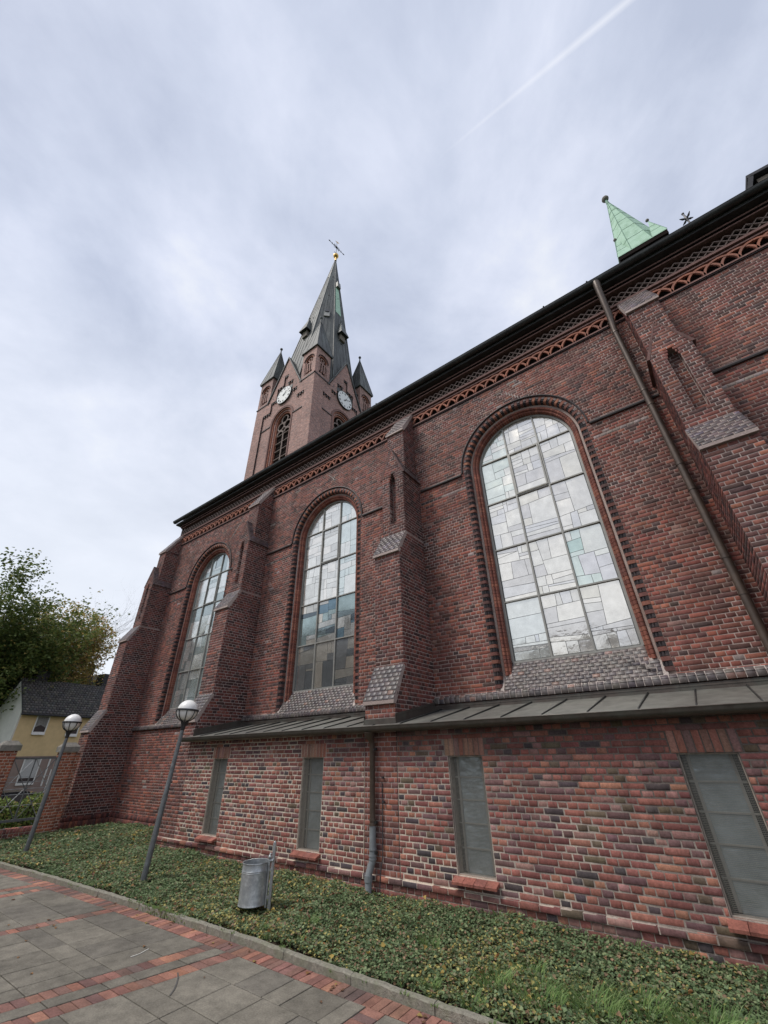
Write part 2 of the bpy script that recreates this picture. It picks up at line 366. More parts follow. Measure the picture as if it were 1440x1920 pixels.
# ------------------------------------------------------------------ mesh helpers
def thing(name, label, cat, loc=(0, 0, 0), rotz=0, group=None):
    o = bpy.data.objects.new(name, None); COL.objects.link(o)
    o.location = loc; o.rotation_euler = (0, 0, rotz)
    o.empty_display_size = 0.2
    o['label'] = label; o['category'] = cat
    if group: o['group'] = group
    return o
def empty_part(name, parent):
    o = bpy.data.objects.new(name, None); COL.objects.link(o); o.parent = parent
    return o
class MB:
    """collects polygons (python lists) and links them as ONE mesh object; points may be mapped by self.fn"""
    def __init__(self, fn=None): self.v = []; self.f = []; self.c = []; self.mi = []; self.fn = fn; self.m = 0; self.col = (0.5, 0.5, 0.5)
    def poly(self, pts, m=None, col=None):
        n = len(self.v); self.v += [tuple(p) for p in pts]
        self.f.append(tuple(range(n, n + len(pts)))); self.mi.append(self.m if m is None else m)
        self.c.append(col or self.col)
    def box(self, x0, x1, y0, y1, z0, z1, m=None, col=None):
        self.hexa([(x0, y0, z0), (x1, y0, z0), (x1, y1, z0), (x0, y1, z0), (x0, y0, z1), (x1, y0, z1), (x1, y1, z1), (x0, y1, z1)], m, col)
    def hexa(self, p, m=None, col=None):
        n = len(self.v); self.v += [tuple(q) for q in p]
        for q in ((3, 2, 1, 0), (4, 5, 6, 7), (0, 1, 5, 4), (1, 2, 6, 5), (2, 3, 7, 6), (3, 0, 4, 7)):
            self.f.append(tuple(n + i for i in q)); self.mi.append(self.m if m is None else m); self.c.append(col or self.col)
    def prism(self, poly, a, b, fr, m=None, col=None, caps=True):
        """poly: list of (p,q); fr(p,q,t)->xyz ; extruded from t=a to t=b"""
        k = len(poly); n = len(self.v)
        self.v += [fr(p, q, a) for p, q in poly] + [fr(p, q, b) for p, q in poly]
        mm = self.m if m is None else m; cc = col or self.col
        for i in range(k):
            j = (i + 1) % k
            self.f.append((n + i, n + j, n + k + j, n + k + i)); self.mi.append(mm); self.c.append(cc)
        if caps:
            self.f.append(tuple(n + k - 1 - i for i in range(k))); self.mi.append(mm); self.c.append(cc)
            self.f.append(tuple(n + k + i for i in range(k))); self.mi.append(mm); self.c.append(cc)
    def tube(self, pts, r, seg=8, m=None, cap=True, col=None):
        """tube through pts, r number or list"""
        pts = [Vector(p) for p in pts]; k = len(pts)
        rs = r if isinstance(r, (list, tuple)) else [r] * k
        mm = self.m if m is None else m; cc = col or self.col
        n0 = len(self.v); up = None
        for i in range(k):
            t = (pts[min(i + 1, k - 1)] - pts[max(i - 1, 0)]).normalized()
            if up is None: up = Vector((0, 0, 1)) if abs(t.z) < 0.9 else Vector((1, 0, 0))
            a = t.cross(up).normalized(); b = a.cross(t).normalized(); up = b
            for s in range(seg):
                an = 2 * math.pi * s / seg
                self.v.append(tuple(pts[i] + (a * math.cos(an) + b * math.sin(an)) * rs[i]))
        for i in range(k - 1):
            for s in range(seg):
                s2 = (s + 1) % seg
                self.f.append((n0 + i * seg + s, n0 + i * seg + s2, n0 + (i + 1) * seg + s2, n0 + (i + 1) * seg + s)); self.mi.append(mm); self.c.append(cc)
        if cap:
            self.f.append(tuple(n0 + seg - 1 - s for s in range(seg))); self.mi.append(mm); self.c.append(cc)
            self.f.append(tuple(n0 + (k - 1) * seg + s for s in range(seg))); self.mi.append(mm); self.c.append(cc)
    def lathe(self, prof, c=(0, 0, 0), seg=16, m=None, col=None, a0=0.0):
        mm = self.m if m is None else m; cc = col or self.col; n0 = len(self.v); k = len(prof)
        for r, z in prof:
            for s in range(seg):
                an = a0 + 2 * math.pi * s / seg
                self.v.append((c[0] + r * math.cos(an), c[1] + r * math.sin(an), c[2] + z))
        for i in range(k - 1):
            for s in range(seg):
                s2 = (s + 1) % seg
                self.f.append((n0 + i * seg + s, n0 + i * seg + s2, n0 + (i + 1) * seg + s2, n0 + (i + 1) * seg + s)); self.mi.append(mm); self.c.append(cc)
    def ball(self, c, r, seg=14, m=None):
        k = max(6, seg // 2)
        self.lathe([(max(r * math.sin(math.pi * i / k), 1e-4), -r * math.cos(math.pi * i / k)) for i in range(k + 1)], c, seg, m)
    def build(self, name, mats, parent=None, smooth=False, kind=None, loc=None):
        if not isinstance(mats, (list, tuple)): mats = [mats]
        me = bpy.data.meshes.new(name)
        v = self.v if self.fn is None else [self.fn(p) for p in self.v]
        me.from_pydata([tuple(p) for p in v], [], self.f)
        for mt in mats: me.materials.append(MAT[mt])
        me.polygons.foreach_set('material_index', self.mi)
        at = me.attributes.new('col', 'FLOAT_COLOR', 'FACE')
        at.data.foreach_set('color', np.concatenate([np.array(self.c, dtype=np.float32), np.ones((len(self.c), 1), np.float32)], 1).ravel())
        bm = bmesh.new(); bm.from_mesh(me); bmesh.ops.recalc_face_normals(bm, faces=bm.faces); bm.to_mesh(me); bm.free()
        if smooth:
            me.polygons.foreach_set('use_smooth', [True] * len(me.polygons))
            me.set_sharp_from_angle(angle=math.radians(35))
        o = bpy.data.objects.new(name, me); COL.objects.link(o)
        if parent: o.parent = parent
        if loc: o.location = loc
        if kind: o['kind'] = kind
        return o
def np_mesh(name, V, Fq, colors, mat, parent=None, kind=None, tri=False):
    """V (n,3), Fq (m,4 or 3) indices, colors (m,3)"""
    me = bpy.data.meshes.new(name)
    k = 3 if tri else 4
    me.vertices.add(len(V)); me.vertices.foreach_set('co', np.ascontiguousarray(V, np.float32).ravel())
    me.loops.add(len(Fq) * k); me.loops.foreach_set('vertex_index', np.ascontiguousarray(Fq, np.int32).ravel())
    me.polygons.add(len(Fq)); me.polygons.foreach_set('loop_start', np.arange(len(Fq), dtype=np.int32) * k)
    me.update(calc_edges=True); me.validate()
    at = me.attributes.new('col', 'FLOAT_COLOR', 'FACE')
    at.data.foreach_set('color', np.concatenate([colors.astype(np.float32), np.ones((len(colors), 1), np.float32)], 1).ravel())
    me.materials.append(MAT[mat])
    o = bpy.data.objects.new(name, me); COL.objects.link(o)
    if parent: o.parent = parent
    if kind: o['kind'] = kind
    return o

# ------------------------------------------------------------------ brickwork
PAL = {
 'nave': [((0.190, 0.080, 0.068), 5), ((0.150, 0.068, 0.060), 5), ((0.110, 0.060, 0.056), 3.5), ((0.245, 0.100, 0.076), 2.5), ((0.078, 0.052, 0.052), 2), ((0.24, 0.145, 0.130), 1)],
 'nave_red': [((0.235, 0.085, 0.068), 6), ((0.185, 0.072, 0.062), 4), ((0.28, 0.108, 0.078), 2.5), ((0.11, 0.058, 0.055), 2), ((0.15, 0.074, 0.066), 2)],
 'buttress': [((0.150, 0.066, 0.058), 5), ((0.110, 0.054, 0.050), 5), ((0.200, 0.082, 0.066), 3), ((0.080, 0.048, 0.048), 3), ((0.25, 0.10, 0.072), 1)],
 'butt_side': [((0.135, 0.054, 0.050), 6), ((0.095, 0.044, 0.043), 4), ((0.175, 0.066, 0.056), 3), ((0.060, 0.036, 0.038), 3)],  # darker copy of the buttress bricks: side-face shade put into the colour
 'annex': [((0.275, 0.106, 0.086), 7), ((0.21, 0.080, 0.070), 5), ((0.345, 0.145, 0.105), 2.8), ((0.165, 0.088, 0.088), 4), ((0.37, 0.165, 0.11), 0.8), ((0.145, 0.105, 0.072), 1.2), ((0.085, 0.066, 0.070), 1.5), ((0.30, 0.16, 0.14), 2)],
 'annex_orange': [((0.27, 0.10, 0.075), 5), ((0.32, 0.125, 0.085), 3), ((0.17, 0.078, 0.068), 4), ((0.22, 0.09, 0.072), 4)],
 'lintel': [((0.36, 0.19, 0.14), 4), ((0.42, 0.25, 0.18), 2), ((0.27, 0.15, 0.13), 2), ((0.33, 0.14, 0.10), 2)],
 'dark': [((0.105, 0.080, 0.078), 5), ((0.135, 0.098, 0.092), 4), ((0.075, 0.058, 0.062), 3), ((0.11, 0.085, 0.105), 1)],
 'sill': [((0.108, 0.090, 0.086), 6), ((0.135, 0.112, 0.104), 4), ((0.080, 0.066, 0.070), 3), ((0.20, 0.115, 0.095), 0.5)],
 'pillar': [((0.33, 0.115, 0.065), 6), ((0.28, 0.10, 0.06), 5), ((0.38, 0.14, 0.08), 3), ((0.21, 0.085, 0.06), 2)],
 'pave': [((0.29, 0.142, 0.108), 6), ((0.245, 0.125, 0.10), 5), ((0.20, 0.110, 0.092), 3), ((0.36, 0.17, 0.12), 2), ((0.165, 0.11, 0.095), 2)],
 'slab': [((0.182, 0.166, 0.136), 6), ((0.162, 0.148, 0.124), 4), ((0.205, 0.187, 0.153), 3)],
 'pale': [((0.34, 0.27, 0.25), 5), ((0.27, 0.22, 0.215), 3)],
 'tile': [((0.085, 0.082, 0.078), 5), ((0.105, 0.100, 0.090), 4), ((0.065, 0.064, 0.064), 3)],
}
def pick(n, name):
    cols = np.array([c for c, w in PAL[name]]); w = np.array([w for c, w in PAL[name]], float); w /= w.sum()
    c = cols[rng.choice(len(cols), n, p=w)]
    if name == 'slab': return c * rng.uniform(0.93, 1.07, (n, 1))
    if name in ('nave', 'nave_red', 'buttress', 'butt_side'): c = c * np.array([1.25, 1.13, 1.04])
    return c * rng.uniform(0.82, 1.2, (n, 1)) * rng.uniform(0.95, 1.05, (n, 3))
def poly_intervals(polys, v):
    xs = []
    for P in polys:
        k = len(P)
        for i in range(k):
            (a, b), (c, d) = P[i], P[(i + 1) % k]
            if (b <= v < d) or (d <= v < b): xs.append(a + (v - b) / (d - b) * (c - a))
    xs.sort()
    return [(xs[i], xs[i + 1]) for i in range(0, len(xs) - 1, 2)]
def rect(u0, u1, v0, v1): return [(u0, v0), (u1, v0), (u1, v1), (u0, v1)]
def arch_poly(uc, hw, v0, spring, seg=40):
    return [(uc - hw, v0), (uc + hw, v0)] + [(uc + hw * math.cos(math.pi * i / seg), spring + hw * math.sin(math.pi * i / seg)) for i in range(seg + 1)]
CH = 0.0762
BRK_F = np.array([(0, 1, 5, 4), (1, 2, 6, 5), (2, 3, 7, 6), (3, 0, 4, 7), (4, 5, 9, 8), (5, 6, 10, 9), (6, 7, 11, 10), (7, 4, 8, 11), (8, 9, 10, 11)])
class Bricks:
    def __init__(self): self.V = []; self.C = []
    def add(self, O, U, V, N, rects, cols, proud=0.0, depth=0.03, ch=0.003, jit=0.0016, bulge=0.0025, rs=None):
        """rects (n,4): u0,u1,v0,v1"""
        n = len(rects)
        if n == 0: return
        O, U, V, N = (np.array(x, float) for x in (O, U, V, N))
        u0, u1, v0, v1 = rects.T
        dn = rng.uniform(-bulge, bulge, n) + proud
        cu = np.stack([u0, u1, u1, u0], 1); cv = np.stack([v0, v0, v1, v1], 1)
        cu = cu + rng.uniform(-jit, jit, (n, 4)); cv = cv + rng.uniform(-jit, jit, (n, 4))
        tilt = rng.uniform(-0.0012, 0.0012, (n, 4))
        sgu = np.array([1, -1, -1, 1]); sgv = np.array([1, 1, -1, -1])
        def P(a, b, d): return O + a[..., None] * U + b[..., None] * V + d[..., None] * N
        back = P(cu, cv, np.repeat((dn - depth)[:, None], 4, 1))
        mid = P(cu, cv, dn[:, None] - ch + tilt)
        fr = P(cu + sgu * ch, cv + sgv * ch, dn[:, None] + tilt)
        self.V.append(np.concatenate([back, mid, fr], 1)); self.C.append(cols)
    def arrays(self): return np.concatenate(self.V), np.concatenate(self.C)
    def build(self, name, mat, parent=None, kind='stuff'):
        V, C = self.arrays(); n = len(V)
        F = (BRK_F[None] + 12 * np.arange(n)[:, None, None]).reshape(-1, 4)
        return np_mesh(name, V.reshape(-1, 3), F, np.repeat(C, 9, 0), mat, parent, kind)
def course_rects(polys, v0, v1, base, c=CH, st=0.26, hd=0.13, joint=0.0135, mode='cross', minw=0.03):
    """rects of bricks that fill a region given by polygons, courses counted from 'base'"""
    out = []; k0 = math.floor((v0 - base) / c + 1e-4); k1 = math.ceil((v1 - base) / c - 1e-4)
    for k in range(k0, k1):
        a = max(base + k * c, v0); b = min(base + (k + 1) * c, v1)
        if b - a < 0.02: continue
        for (x0, x1) in poly_intervals(polys, (a + b) / 2):
            if x1 - x0 < minw: continue
            if mode == 'header': off = 0.0 if k % 2 else hd / 2
            elif mode == 'stretch': off = (k % 2) * st / 2
            else: off = hd / 2 if k % 2 else (0.0 if (k // 2) % 2 else st / 2)
            x = math.floor((x0 - off) / st) * st + off
            cuts = []
            while x < x1 + st:
                if mode == 'stretch': cuts += [x]
                elif mode == 'header' or k % 2 == 1:
                    if mode != 'header' and random.random() < 0.10: cuts += [x]
                    else: cuts += [x, x + hd]
                else:
                    if random.random() < 0.22: cuts += [x, x + hd]
                    else: cuts += [x]
                x += st
            cuts = [x0] + [q for q in cuts if x0 + 0.035 < q < x1 - 0.035] + [x1]
            for p, q in zip(cuts[:-1], cuts[1:]):
                out.append((p + joint / 2, q - joint / 2, a + joint / 2, b - joint / 2))
    return np.array(out) if out else np.zeros((0, 4))
def mortar_strips(mb, polys, v0, v1, base, fr, c=CH, m=None):
    k0 = math.floor((v0 - base) / c + 1e-4); k1 = math.ceil((v1 - base) / c - 1e-4)
    for k in range(k0, k1):
        a = max(base + k * c, v0); b = min(base + (k + 1) * c, v1)
        if b - a < 1e-3: continue
        for x0, x1 in poly_intervals(polys, (a + b) / 2):
            mb.poly([fr(x0, a), fr(x1, a), fr(x1, b), fr(x0, b)], m)

# ------------------------------------------------------------------ ground, pavement
YA, YN, YG = 6.65, 8.12, 8.42       # annex wall, nave wall, glass plane
mb = MB(); mb.poly([(-900, -900, -0.62), (900, -900, -0.62), (900, 900, -0.62), (-900, 900, -0.62)])
mb.build('ground', 'grassland', kind='structure')
mb = MB(); mb.box(-29, -22.5, -60, 60, -0.75, -0.60)
mb.build('road', 'asphalt', kind='structure')
mb = MB(); mb.box(-17.4, 40, -13, 6.9, -0.9, -0.035)
pave = mb.build('pavement', 'sand_joint', kind='structure')

def shear(x, y):
    # the path swings slightly to the left of the first brick strip
    t = min(1.0, max(0.0, (-5.45 - x) / 0.2))
    return x + 0.19 * t * (y - 4.2), y
KY = [(3.0, 4.49), (-3.0, 4.49), (-5.5, 4.485), (-8.4, 4.39), (-11.0, 4.26), (-13.6, 4.07), (-17.3, 3.75)]
def kerb_y(x):
    for (xa, ya), (xb, yb) in zip(KY[:-1], KY[1:]):
        if xb <= x <= xa: return ya + (xa - x) / (xa - xb) * (yb - ya)
    return KY[0][1] if x > 0 else KY[-1][1]
def ground_piece(name, q, z, ch, th, col, mat, parent, kind=None):
    """bevelled slab from 4 ground points (ccw)"""
    c = np.mean(np.array(q), 0)
    m_ = MB(); m_.col = tuple(col)
    dz = [random.uniform(-0.0018, 0.0018) for _ in range(4)]; z += random.uniform(-0.002, 0.002)
    ins = []
    for p in q:
        d = c - np.array(p); L = np.linalg.norm(d); ins.append(tuple(np.array(p) + d / L * ch * 1.4))
    B = [(p[0], p[1], z - th) for p in q]; M_ = [(p[0], p[1], z - ch * 0.7 + dz[i]) for i, p in enumerate(q)]; T = [(p[0], p[1], z + dz[i]) for i, p in enumerate(ins)]
    for i in range(4):
        j = (i + 1) % 4
        m_.poly([B[i], B[j], M_[j], M_[i]]); m_.poly([M_[i], M_[j], T[j], T[i]])
    m_.poly(T)
    return m_.build(name, mat, parent, kind=kind)
# strips of brick across the path: left edge x at y=4.2 and width
BW, BL_ = 0.105, 0.215
strips = [-3.40, -3.40 - 0.42 + 0.0, -6.12, -5.62, -8.50, -8.02 - 0.0, -10.9, -10.4]
strips = [-3.46, -5.58, -6.01, -8.50, -10.75, -11.18, -13.5]
def in_strip(x):
    return any(s - 0.02 < x < s + BL_ * 0 + 0.125 for s in strips)
n_brick = 0; n_slab = 0
extra = MB()
def pb(q, z=0.0):
    global n_brick
    col = pick(1, 'pave')[0]
    if n_brick < 300:
        ground_piece('paving_brick', q, z, 0.005, 0.05, col, 'paving', pave); n_brick += 1
    else:
        extra.col = tuple(col)
        extra.hexa([(p[0], p[1], z - 0.05) for p in q] + [(p[0], p[1], z) for p in q])
# border of headers along the kerb
x = -0.9
while x > -17.0:
    ya, yb = kerb_y(x), kerb_y(x - BW)
    j = 0.004
    a0, a1 = ya - 0.008, yb - 0.008
    pb([(x - BW + j, a1 - BL_), (x - j, a0 - BL_), (x - j, a0), (x - BW + j, a1)])
    x -= BW
# strips
for s in strips:
    y = kerb_y(s) - 0.008 - BL_ - 0.004
    while y > -2.0:
        if s > -5 and y < 2.6: break
        L = 0.109
        q = [(s + 0.004, y - L + 0.004), (s + 0.212, y - L + 0.004), (s + 0.212, y - 0.004), (s + 0.004, y - 0.004)]
        if s < -5.5: q = [(px_ + 0.19 * (py_ - 4.2), py_) for px_, py_ in q]
        pb(q); y -= L
extra.build('paving_bricks_far', 'paving', pave, kind='stuff')
# slabs between the strips
bounds = [(-3.46 + 0.216, 0.6, 0.0), (-5.58 + 0.216, -3.46, 0.0), (-6.01 + 0.216, -5.58, 1), (-8.50 + 0.216, -6.01, 1), (-10.75 + 0.216, -8.50, 1), (-11.18 + 0.216, -10.75, 1), (-13.5 + 0.216, -11.18, 1), (-17.3, -13.5, 1)]
rnd = random.Random(4); fslab = MB()
for (xa, xb, sh) in bounds:
    y = kerb_y((xa + xb) / 2) - 0.008 - BL_ - 0.006
    rows = [0.44, 0.50, 0.25, 0.50, 0.50, 0.25, 0.5, 0.5, 0.5, 0.5, 0.5, 0.5]
    for ri, h in enumerate(rows):
        if y < -1.5: break
        far_row = y < 1.75 or xa < -13
        x = xa; last = None
        while x < xb - 0.02:
            w = rnd.choice([0.5, 0.5, 0.25, 0.5])
            if ri == 0 and xb < -3 and xb > -5: w = [0.54, 0.42, 0.26, 0.48, 0.5, 0.5][min(5, int((x - xa) / 0.4))]
            if x + w > xb - 0.16: w = xb - x
            x2 = x + w; y1, y0 = y, y - h; g = 0.0055
            tp1 = tp2 = y1
            if ri == 0:
                tp1, tp2 = kerb_y(x) - 0.014 - BL_, kerb_y(x2) - 0.014 - BL_
            q = [(x + g, y0 + g), (x2 - g, y0 + g), (x2 - g, tp2 - g), (x + g, tp1 - g)]
            k = 0.19 if sh else 0.0
            # blend right hand part of a sheared field to straight next to an unsheared one
            q = [(px_ + k * (py_ - 4.2), py_) for px_, py_ in q]
            if xb > -5.7 and xb < -5.5 or (xa > -5.6 and xa < -5.4):
                pass
            if xa > -5.6 and xa < -5.3 and x < xa + 0.01:   # left border of the straight field follows the slanted strip
                q[0] = (q[0][0] + 0.19 * (q[0][1] - 4.2), q[0][1]); q[3] = (q[3][0] + 0.19 * (q[3][1] - 4.2), q[3][1])
            if n_slab < 290 and not far_row:
                ground_piece('paving_slab', q, 0.001, 0.005, 0.06, pick(1, 'slab')[0], 'paving', pave); n_slab += 1
            else:
                fslab.col = tuple(pick(1, 'slab')[0]); fslab.hexa([(p[0], p[1], -0.05) for p in q] + [(p[0], p[1], 0.0) for p in q])
            x = x2
        y -= h
fslab.build('paving_slabs_far', 'paving', pave, kind='stuff')
# marks on the paving
mb = MB()
pts = [(-6.39, 3.53), (-6.39, 3.63), (-6.44, 3.76)]
for a, b in zip(pts[:-1], pts[1:]): mb.hexa([(a[0] - 0.006, a[1], 0.002), (b[0] - 0.006, b[1], 0.002), (b[0] + 0.006, b[1], 0.002), (a[0] + 0.006, a[1], 0.002), (a[0] - 0.006, a[1], 0.0062), (b[0] - 0.006, b[1], 0.0062), (b[0] + 0.006, b[1], 0.0062), (a[0] + 0.006, a[1], 0.0062)])
mb.build('chalk_scratch', 'white_line', pave)
mb = MB()
pts = [(-5.547, 3.627), (-5.43, 3.565), (-5.332, 3.494), (-5.235, 3.415), (-5.154, 3.325)]
for a, b in zip(pts[:-1], pts[1:]): mb.poly([(a[0] - 0.006, a[1] - 0.004, 0.0065), (a[0] + 0.006, a[1] + 0.004, 0.0065), (b[0] + 0.006, b[1] + 0.004, 0.0065), (b[0] - 0.006, b[1] - 0.004, 0.0065)])
mb.build('tyre_mark', 'stain', pave)

# kerb
kerb = bpy.data.objects.new('kerb', None); COL.objects.link(kerb); kerb['kind'] = 'structure'
cuts = [0.12, -0.88, -1.87, -2.87, -3.85, -4.86, -5.83, -6.33, -7.33, -8.33, -9.33, -10.33, -11.33, -12.33, -13.33, -14.33, -15.33, -16.33, -17.3]
for xb, xa in zip(cuts[:-1], cuts[1:]):
    m_ = MB(); N = 10; W = 0.068
    prof = [(0.0, -0.2), (0.0, 0.062), (0.010, 0.074), (W - 0.01, 0.075), (W, 0.066), (W, -0.2)]
    for i in range(N):
        ta, tb = i / N, (i + 1) / N
        xs = [xa + 0.005 + (xb - xa - 0.010) * t for t in (ta, tb)]
    rows = []
    for i in range(N + 1):
        xx = xa + 0.005 + (xb - xa - 0.010) * i / N
        yy = kerb_y(xx)
        j1, j2 = random.uniform(-0.005, 0.005), random.uniform(-0.006, 0.004)
        rows.append([(xx, yy + p + (j1 if 0 < k < 3 else 0), z + (j2 if 0 < k < 5 else 0)) for k, (p, z) in enumerate(prof)])
    for i in range(N):
        for k in range(len(prof) - 1):
            m_.poly([rows[i][k], rows[i + 1][k], rows[i + 1][k + 1], rows[i][k + 1]])
    m_.poly(rows[0]); m_.poly(rows[-1])
    m_.build('kerb_stone', 'kerb', kerb)

# planted bed
def bed_z(x, y):
    t = (y - 4.58) / 2.1
    return 0.055 + 0.07 * min(1, max(0, t)) + 0.02 * math.sin(x * 1.7 + y) + 0.015 * math.sin(x * 4.1 + 2 * y)
mb = MB()
nx, ny = 90, 8
for i in range(nx):
    for j in range(ny):
        P = []
        for (a, b) in ((i, j), (i + 1, j), (i + 1, j + 1), (i, j + 1)):
            xx = -17.4 + 20.5 * a / nx; k0 = kerb_y(xx) + 0.075
            yb_ = 8.2 if xx < -11.9 else 6.72
            yy = k0 + (yb_ - k0) * b / ny
            P.append((xx, yy, bed_z(xx, yy) - 0.02))
        mb.poly(P)
mb.build('soil', 'soil', kind='structure', smooth=True)

def leaf_mass(n, sample, size, pal, flat=0.75, curl=0.25):
    """n folded leaves; returns V,F,C"""
    P, S = sample(n)
    az = rng.uniform(0, 2 * math.pi, n); tl = rng.uniform(-1, 1, n) * (1 - flat) * 1.5 + 0.0
    tl2 = rng.normal(0, (1 - flat) * 0.9, n)
    d = np.stack([np.cos(az) * np.cos(tl), np.sin(az) * np.cos(tl), np.sin(tl)], 1)
    s0 = np.stack([-np.sin(az), np.cos(az), np.zeros(n)], 1)
    nn = np.cross(d, s0)
    s = s0 * np.cos(tl2)[:, None] + nn * np.sin(tl2)[:, None]; nn = np.cross(d, s)
    L = (size * rng.uniform(0.6, 1.3, n) * S)[:, None]; W = L * rng.uniform(0.38, 0.55, (n, 1))
    up = nn * L * curl
    base = P - d * L * 0.5; tip = P + d * L * 0.5 - up * 0.4
    l1 = P - d * L * 0.12 + s * W + up * 0.5; r1 = P - d * L * 0.12 - s * W + up * 0.5
    l2 = P + d * L * 0.22 + s * W * 0.6 + up * 0.35; r2 = P + d * L * 0.22 - s * W * 0.6 + up * 0.35
    V = np.stack([base, l1, l2, tip, r2, r1], 1)
    F = np.array([(0, 1, 2, 3), (0, 3, 4, 5)])
    C = pal(n, P)
    return V.reshape(-1, 3), (F[None] + 6 * np.arange(n)[:, None, None]).reshape(-1, 4), np.repeat(C, 2, 0)
def ivy_sample(n):
    # denser near the camera
    out = []
    while len(out) < n:
        x = rng.uniform(-17.0, 1.4, n); y = rng.uniform(3.7, 8.1, n)
        ky = np.interp(-x, [-3, 3.0, 5.5, 8.4, 11.0, 13.6, 17.3], [4.49, 4.49, 4.485, 4.39, 4.26, 4.07, 3.75]) + 0.085
        top = np.where(x < -11.95, 8.05, 6.60)
        d = np.sqrt(x ** 2 + y ** 2)
        ok = (y > ky) & (y < top) & (rng.uniform(0, 1, n) < np.clip(7.5 / d, 0.30, 1.0) ** 1.3)
        for a, b in zip(x[ok], y[ok]): out.append((a, b))
    out = np.array(out[:n])
    z = 0.055 + 0.07 * np.clip((out[:, 1] - 4.58) / 2.1, 0, 1) + 0.02 * np.sin(out[:, 0] * 1.7 + out[:, 1]) + 0.015 * np.sin(out[:, 0] * 4.1 + 2 * out[:, 1])
    nz = np.sin(out[:, 0] * 7.3 + 3 * np.sin(out[:, 1] * 5.1)) * np.sin(out[:, 1] * 8.7 + 2 * np.sin(out[:, 0] * 3.3))
    z += rng.uniform(-0.01, 0.055, n) + 0.022 * nz
    d = np.sqrt((out ** 2).sum(1))
    return np.column_stack([out, z]), np.clip(0.85 + (d - 6) * 0.05, 0.85, 1.7)
def ivy_pal(n, P):
    base = np.array([(0.100, 0.148, 0.068), (0.135, 0.182, 0.088), (0.068, 0.102, 0.050), (0.180, 0.218, 0.110), (0.155, 0.150, 0.088), (0.23, 0.150, 0.095), (0.32, 0.28, 0.10)])
    patch = np.sin(P[:, 0] * 1.1 + 1.3) * np.sin(P[:, 1] * 2.3 + P[:, 0] * 0.4) + 0.6 * np.sin(P[:, 0] * 3.9)
    w = rng.uniform(0, 1, n) + 0.10 * patch + 0.16 * np.exp(-((P[:, 0] + 6.6) / 1.9) ** 2) + 0.10 * np.exp(-((P[:, 0] + 2.3) / 0.8) ** 2)
    idx = np.digitize(w, [0.26, 0.50, 0.66, 0.80, 0.90, 0.985])
    return base[idx] * rng.uniform(0.9, 1.8, (n, 1))
V, F, C = leaf_mass(170000, ivy_sample, 0.037, ivy_pal, 0.62, 0.25)
np_mesh('ivy_ground_cover', V, F, C, 'leaf', kind='stuff')
def litter_sample(n):
    P, S = ivy_sample(n); P[:, 2] += 0.03
    return P, S
V, F, C = leaf_mass(520, litter_sample, 0.055, lambda n, P: np.array([(0.34, 0.17, 0.07), (0.42, 0.30, 0.09), (0.20, 0.10, 0.06), (0.36, 0.22, 0.13)])[rng.integers(0, 4, n)] * rng.uniform(0.7, 1.2, (n, 1)), 0.6, 0.5)
def path_sample(n):
    P = np.column_stack([rng.uniform(-12, -2.6, n), rng.uniform(1.9, 4.45, n), np.full(n, 0.008)])
    k = rng.uniform(0, 1, n) < 0.6; P[k, 1] = 4.42 - rng.exponential(0.08, k.sum()); return P, np.ones(n)
V2, F2, C2 = leaf_mass(70, path_sample, 0.045, lambda n, P: np.array([(0.30, 0.16, 0.07), (0.38, 0.28, 0.10), (0.18, 0.10, 0.06)])[rng.integers(0, 3, n)], 0.93, 0.3)
np_mesh('fallen_leaves', np.concatenate([V, V2]), np.concatenate([F, F2 + len(V)]), np.concatenate([C, C2]), 'leaf', kind='stuff')
# grass tufts in the ivy
gv, gf, gc = [], [], []
def blades(cx, cy, r, n, h):
    for _ in range(n):
        a = random.uniform(0, 2 * math.pi); rr = r * math.sqrt(random.random())
        x, y = cx + rr * math.cos(a) * 1.3, cy + rr * math.sin(a)
        z = bed_z(x, y) + 0.01; hh = h * 1.15 * random.uniform(0.5, 1.25)
        b = a + random.uniform(-0.8, 0.8); ln = hh * random.uniform(0.25, 0.9); w = random.uniform(0.0025, 0.0048)
        px_, py_ = -math.sin(b + 1.2) * w, math.cos(b + 1.2) * w
        pts = [(x + math.cos(b) * ln * t * t, y + math.sin(b) * ln * t * t, z + hh * (t - 0.32 * t * t)) for t in (0, 0.4, 0.75, 1.0)]
        n0 = len(gv)
        for i, p in enumerate(pts):
            k = (1, 0.9, 0.6, 0.08)[i]
            gv.append((p[0] - px_ * k, p[1] - py_ * k, p[2])); gv.append((p[0] + px_ * k, p[1] + py_ * k, p[2]))
        col = np.array([(0.17, 0.28, 0.09), (0.22, 0.33, 0.11), (0.28, 0.38, 0.15), (0.13, 0.21, 0.07)][random.randrange(4)]) * random.uniform(0.8, 1.25)
        for i in range(3):
            gf.append((n0 + 2 * i, n0 + 2 * i + 1, n0 + 2 * i + 3, n0 + 2 * i + 2)); gc.append(col)
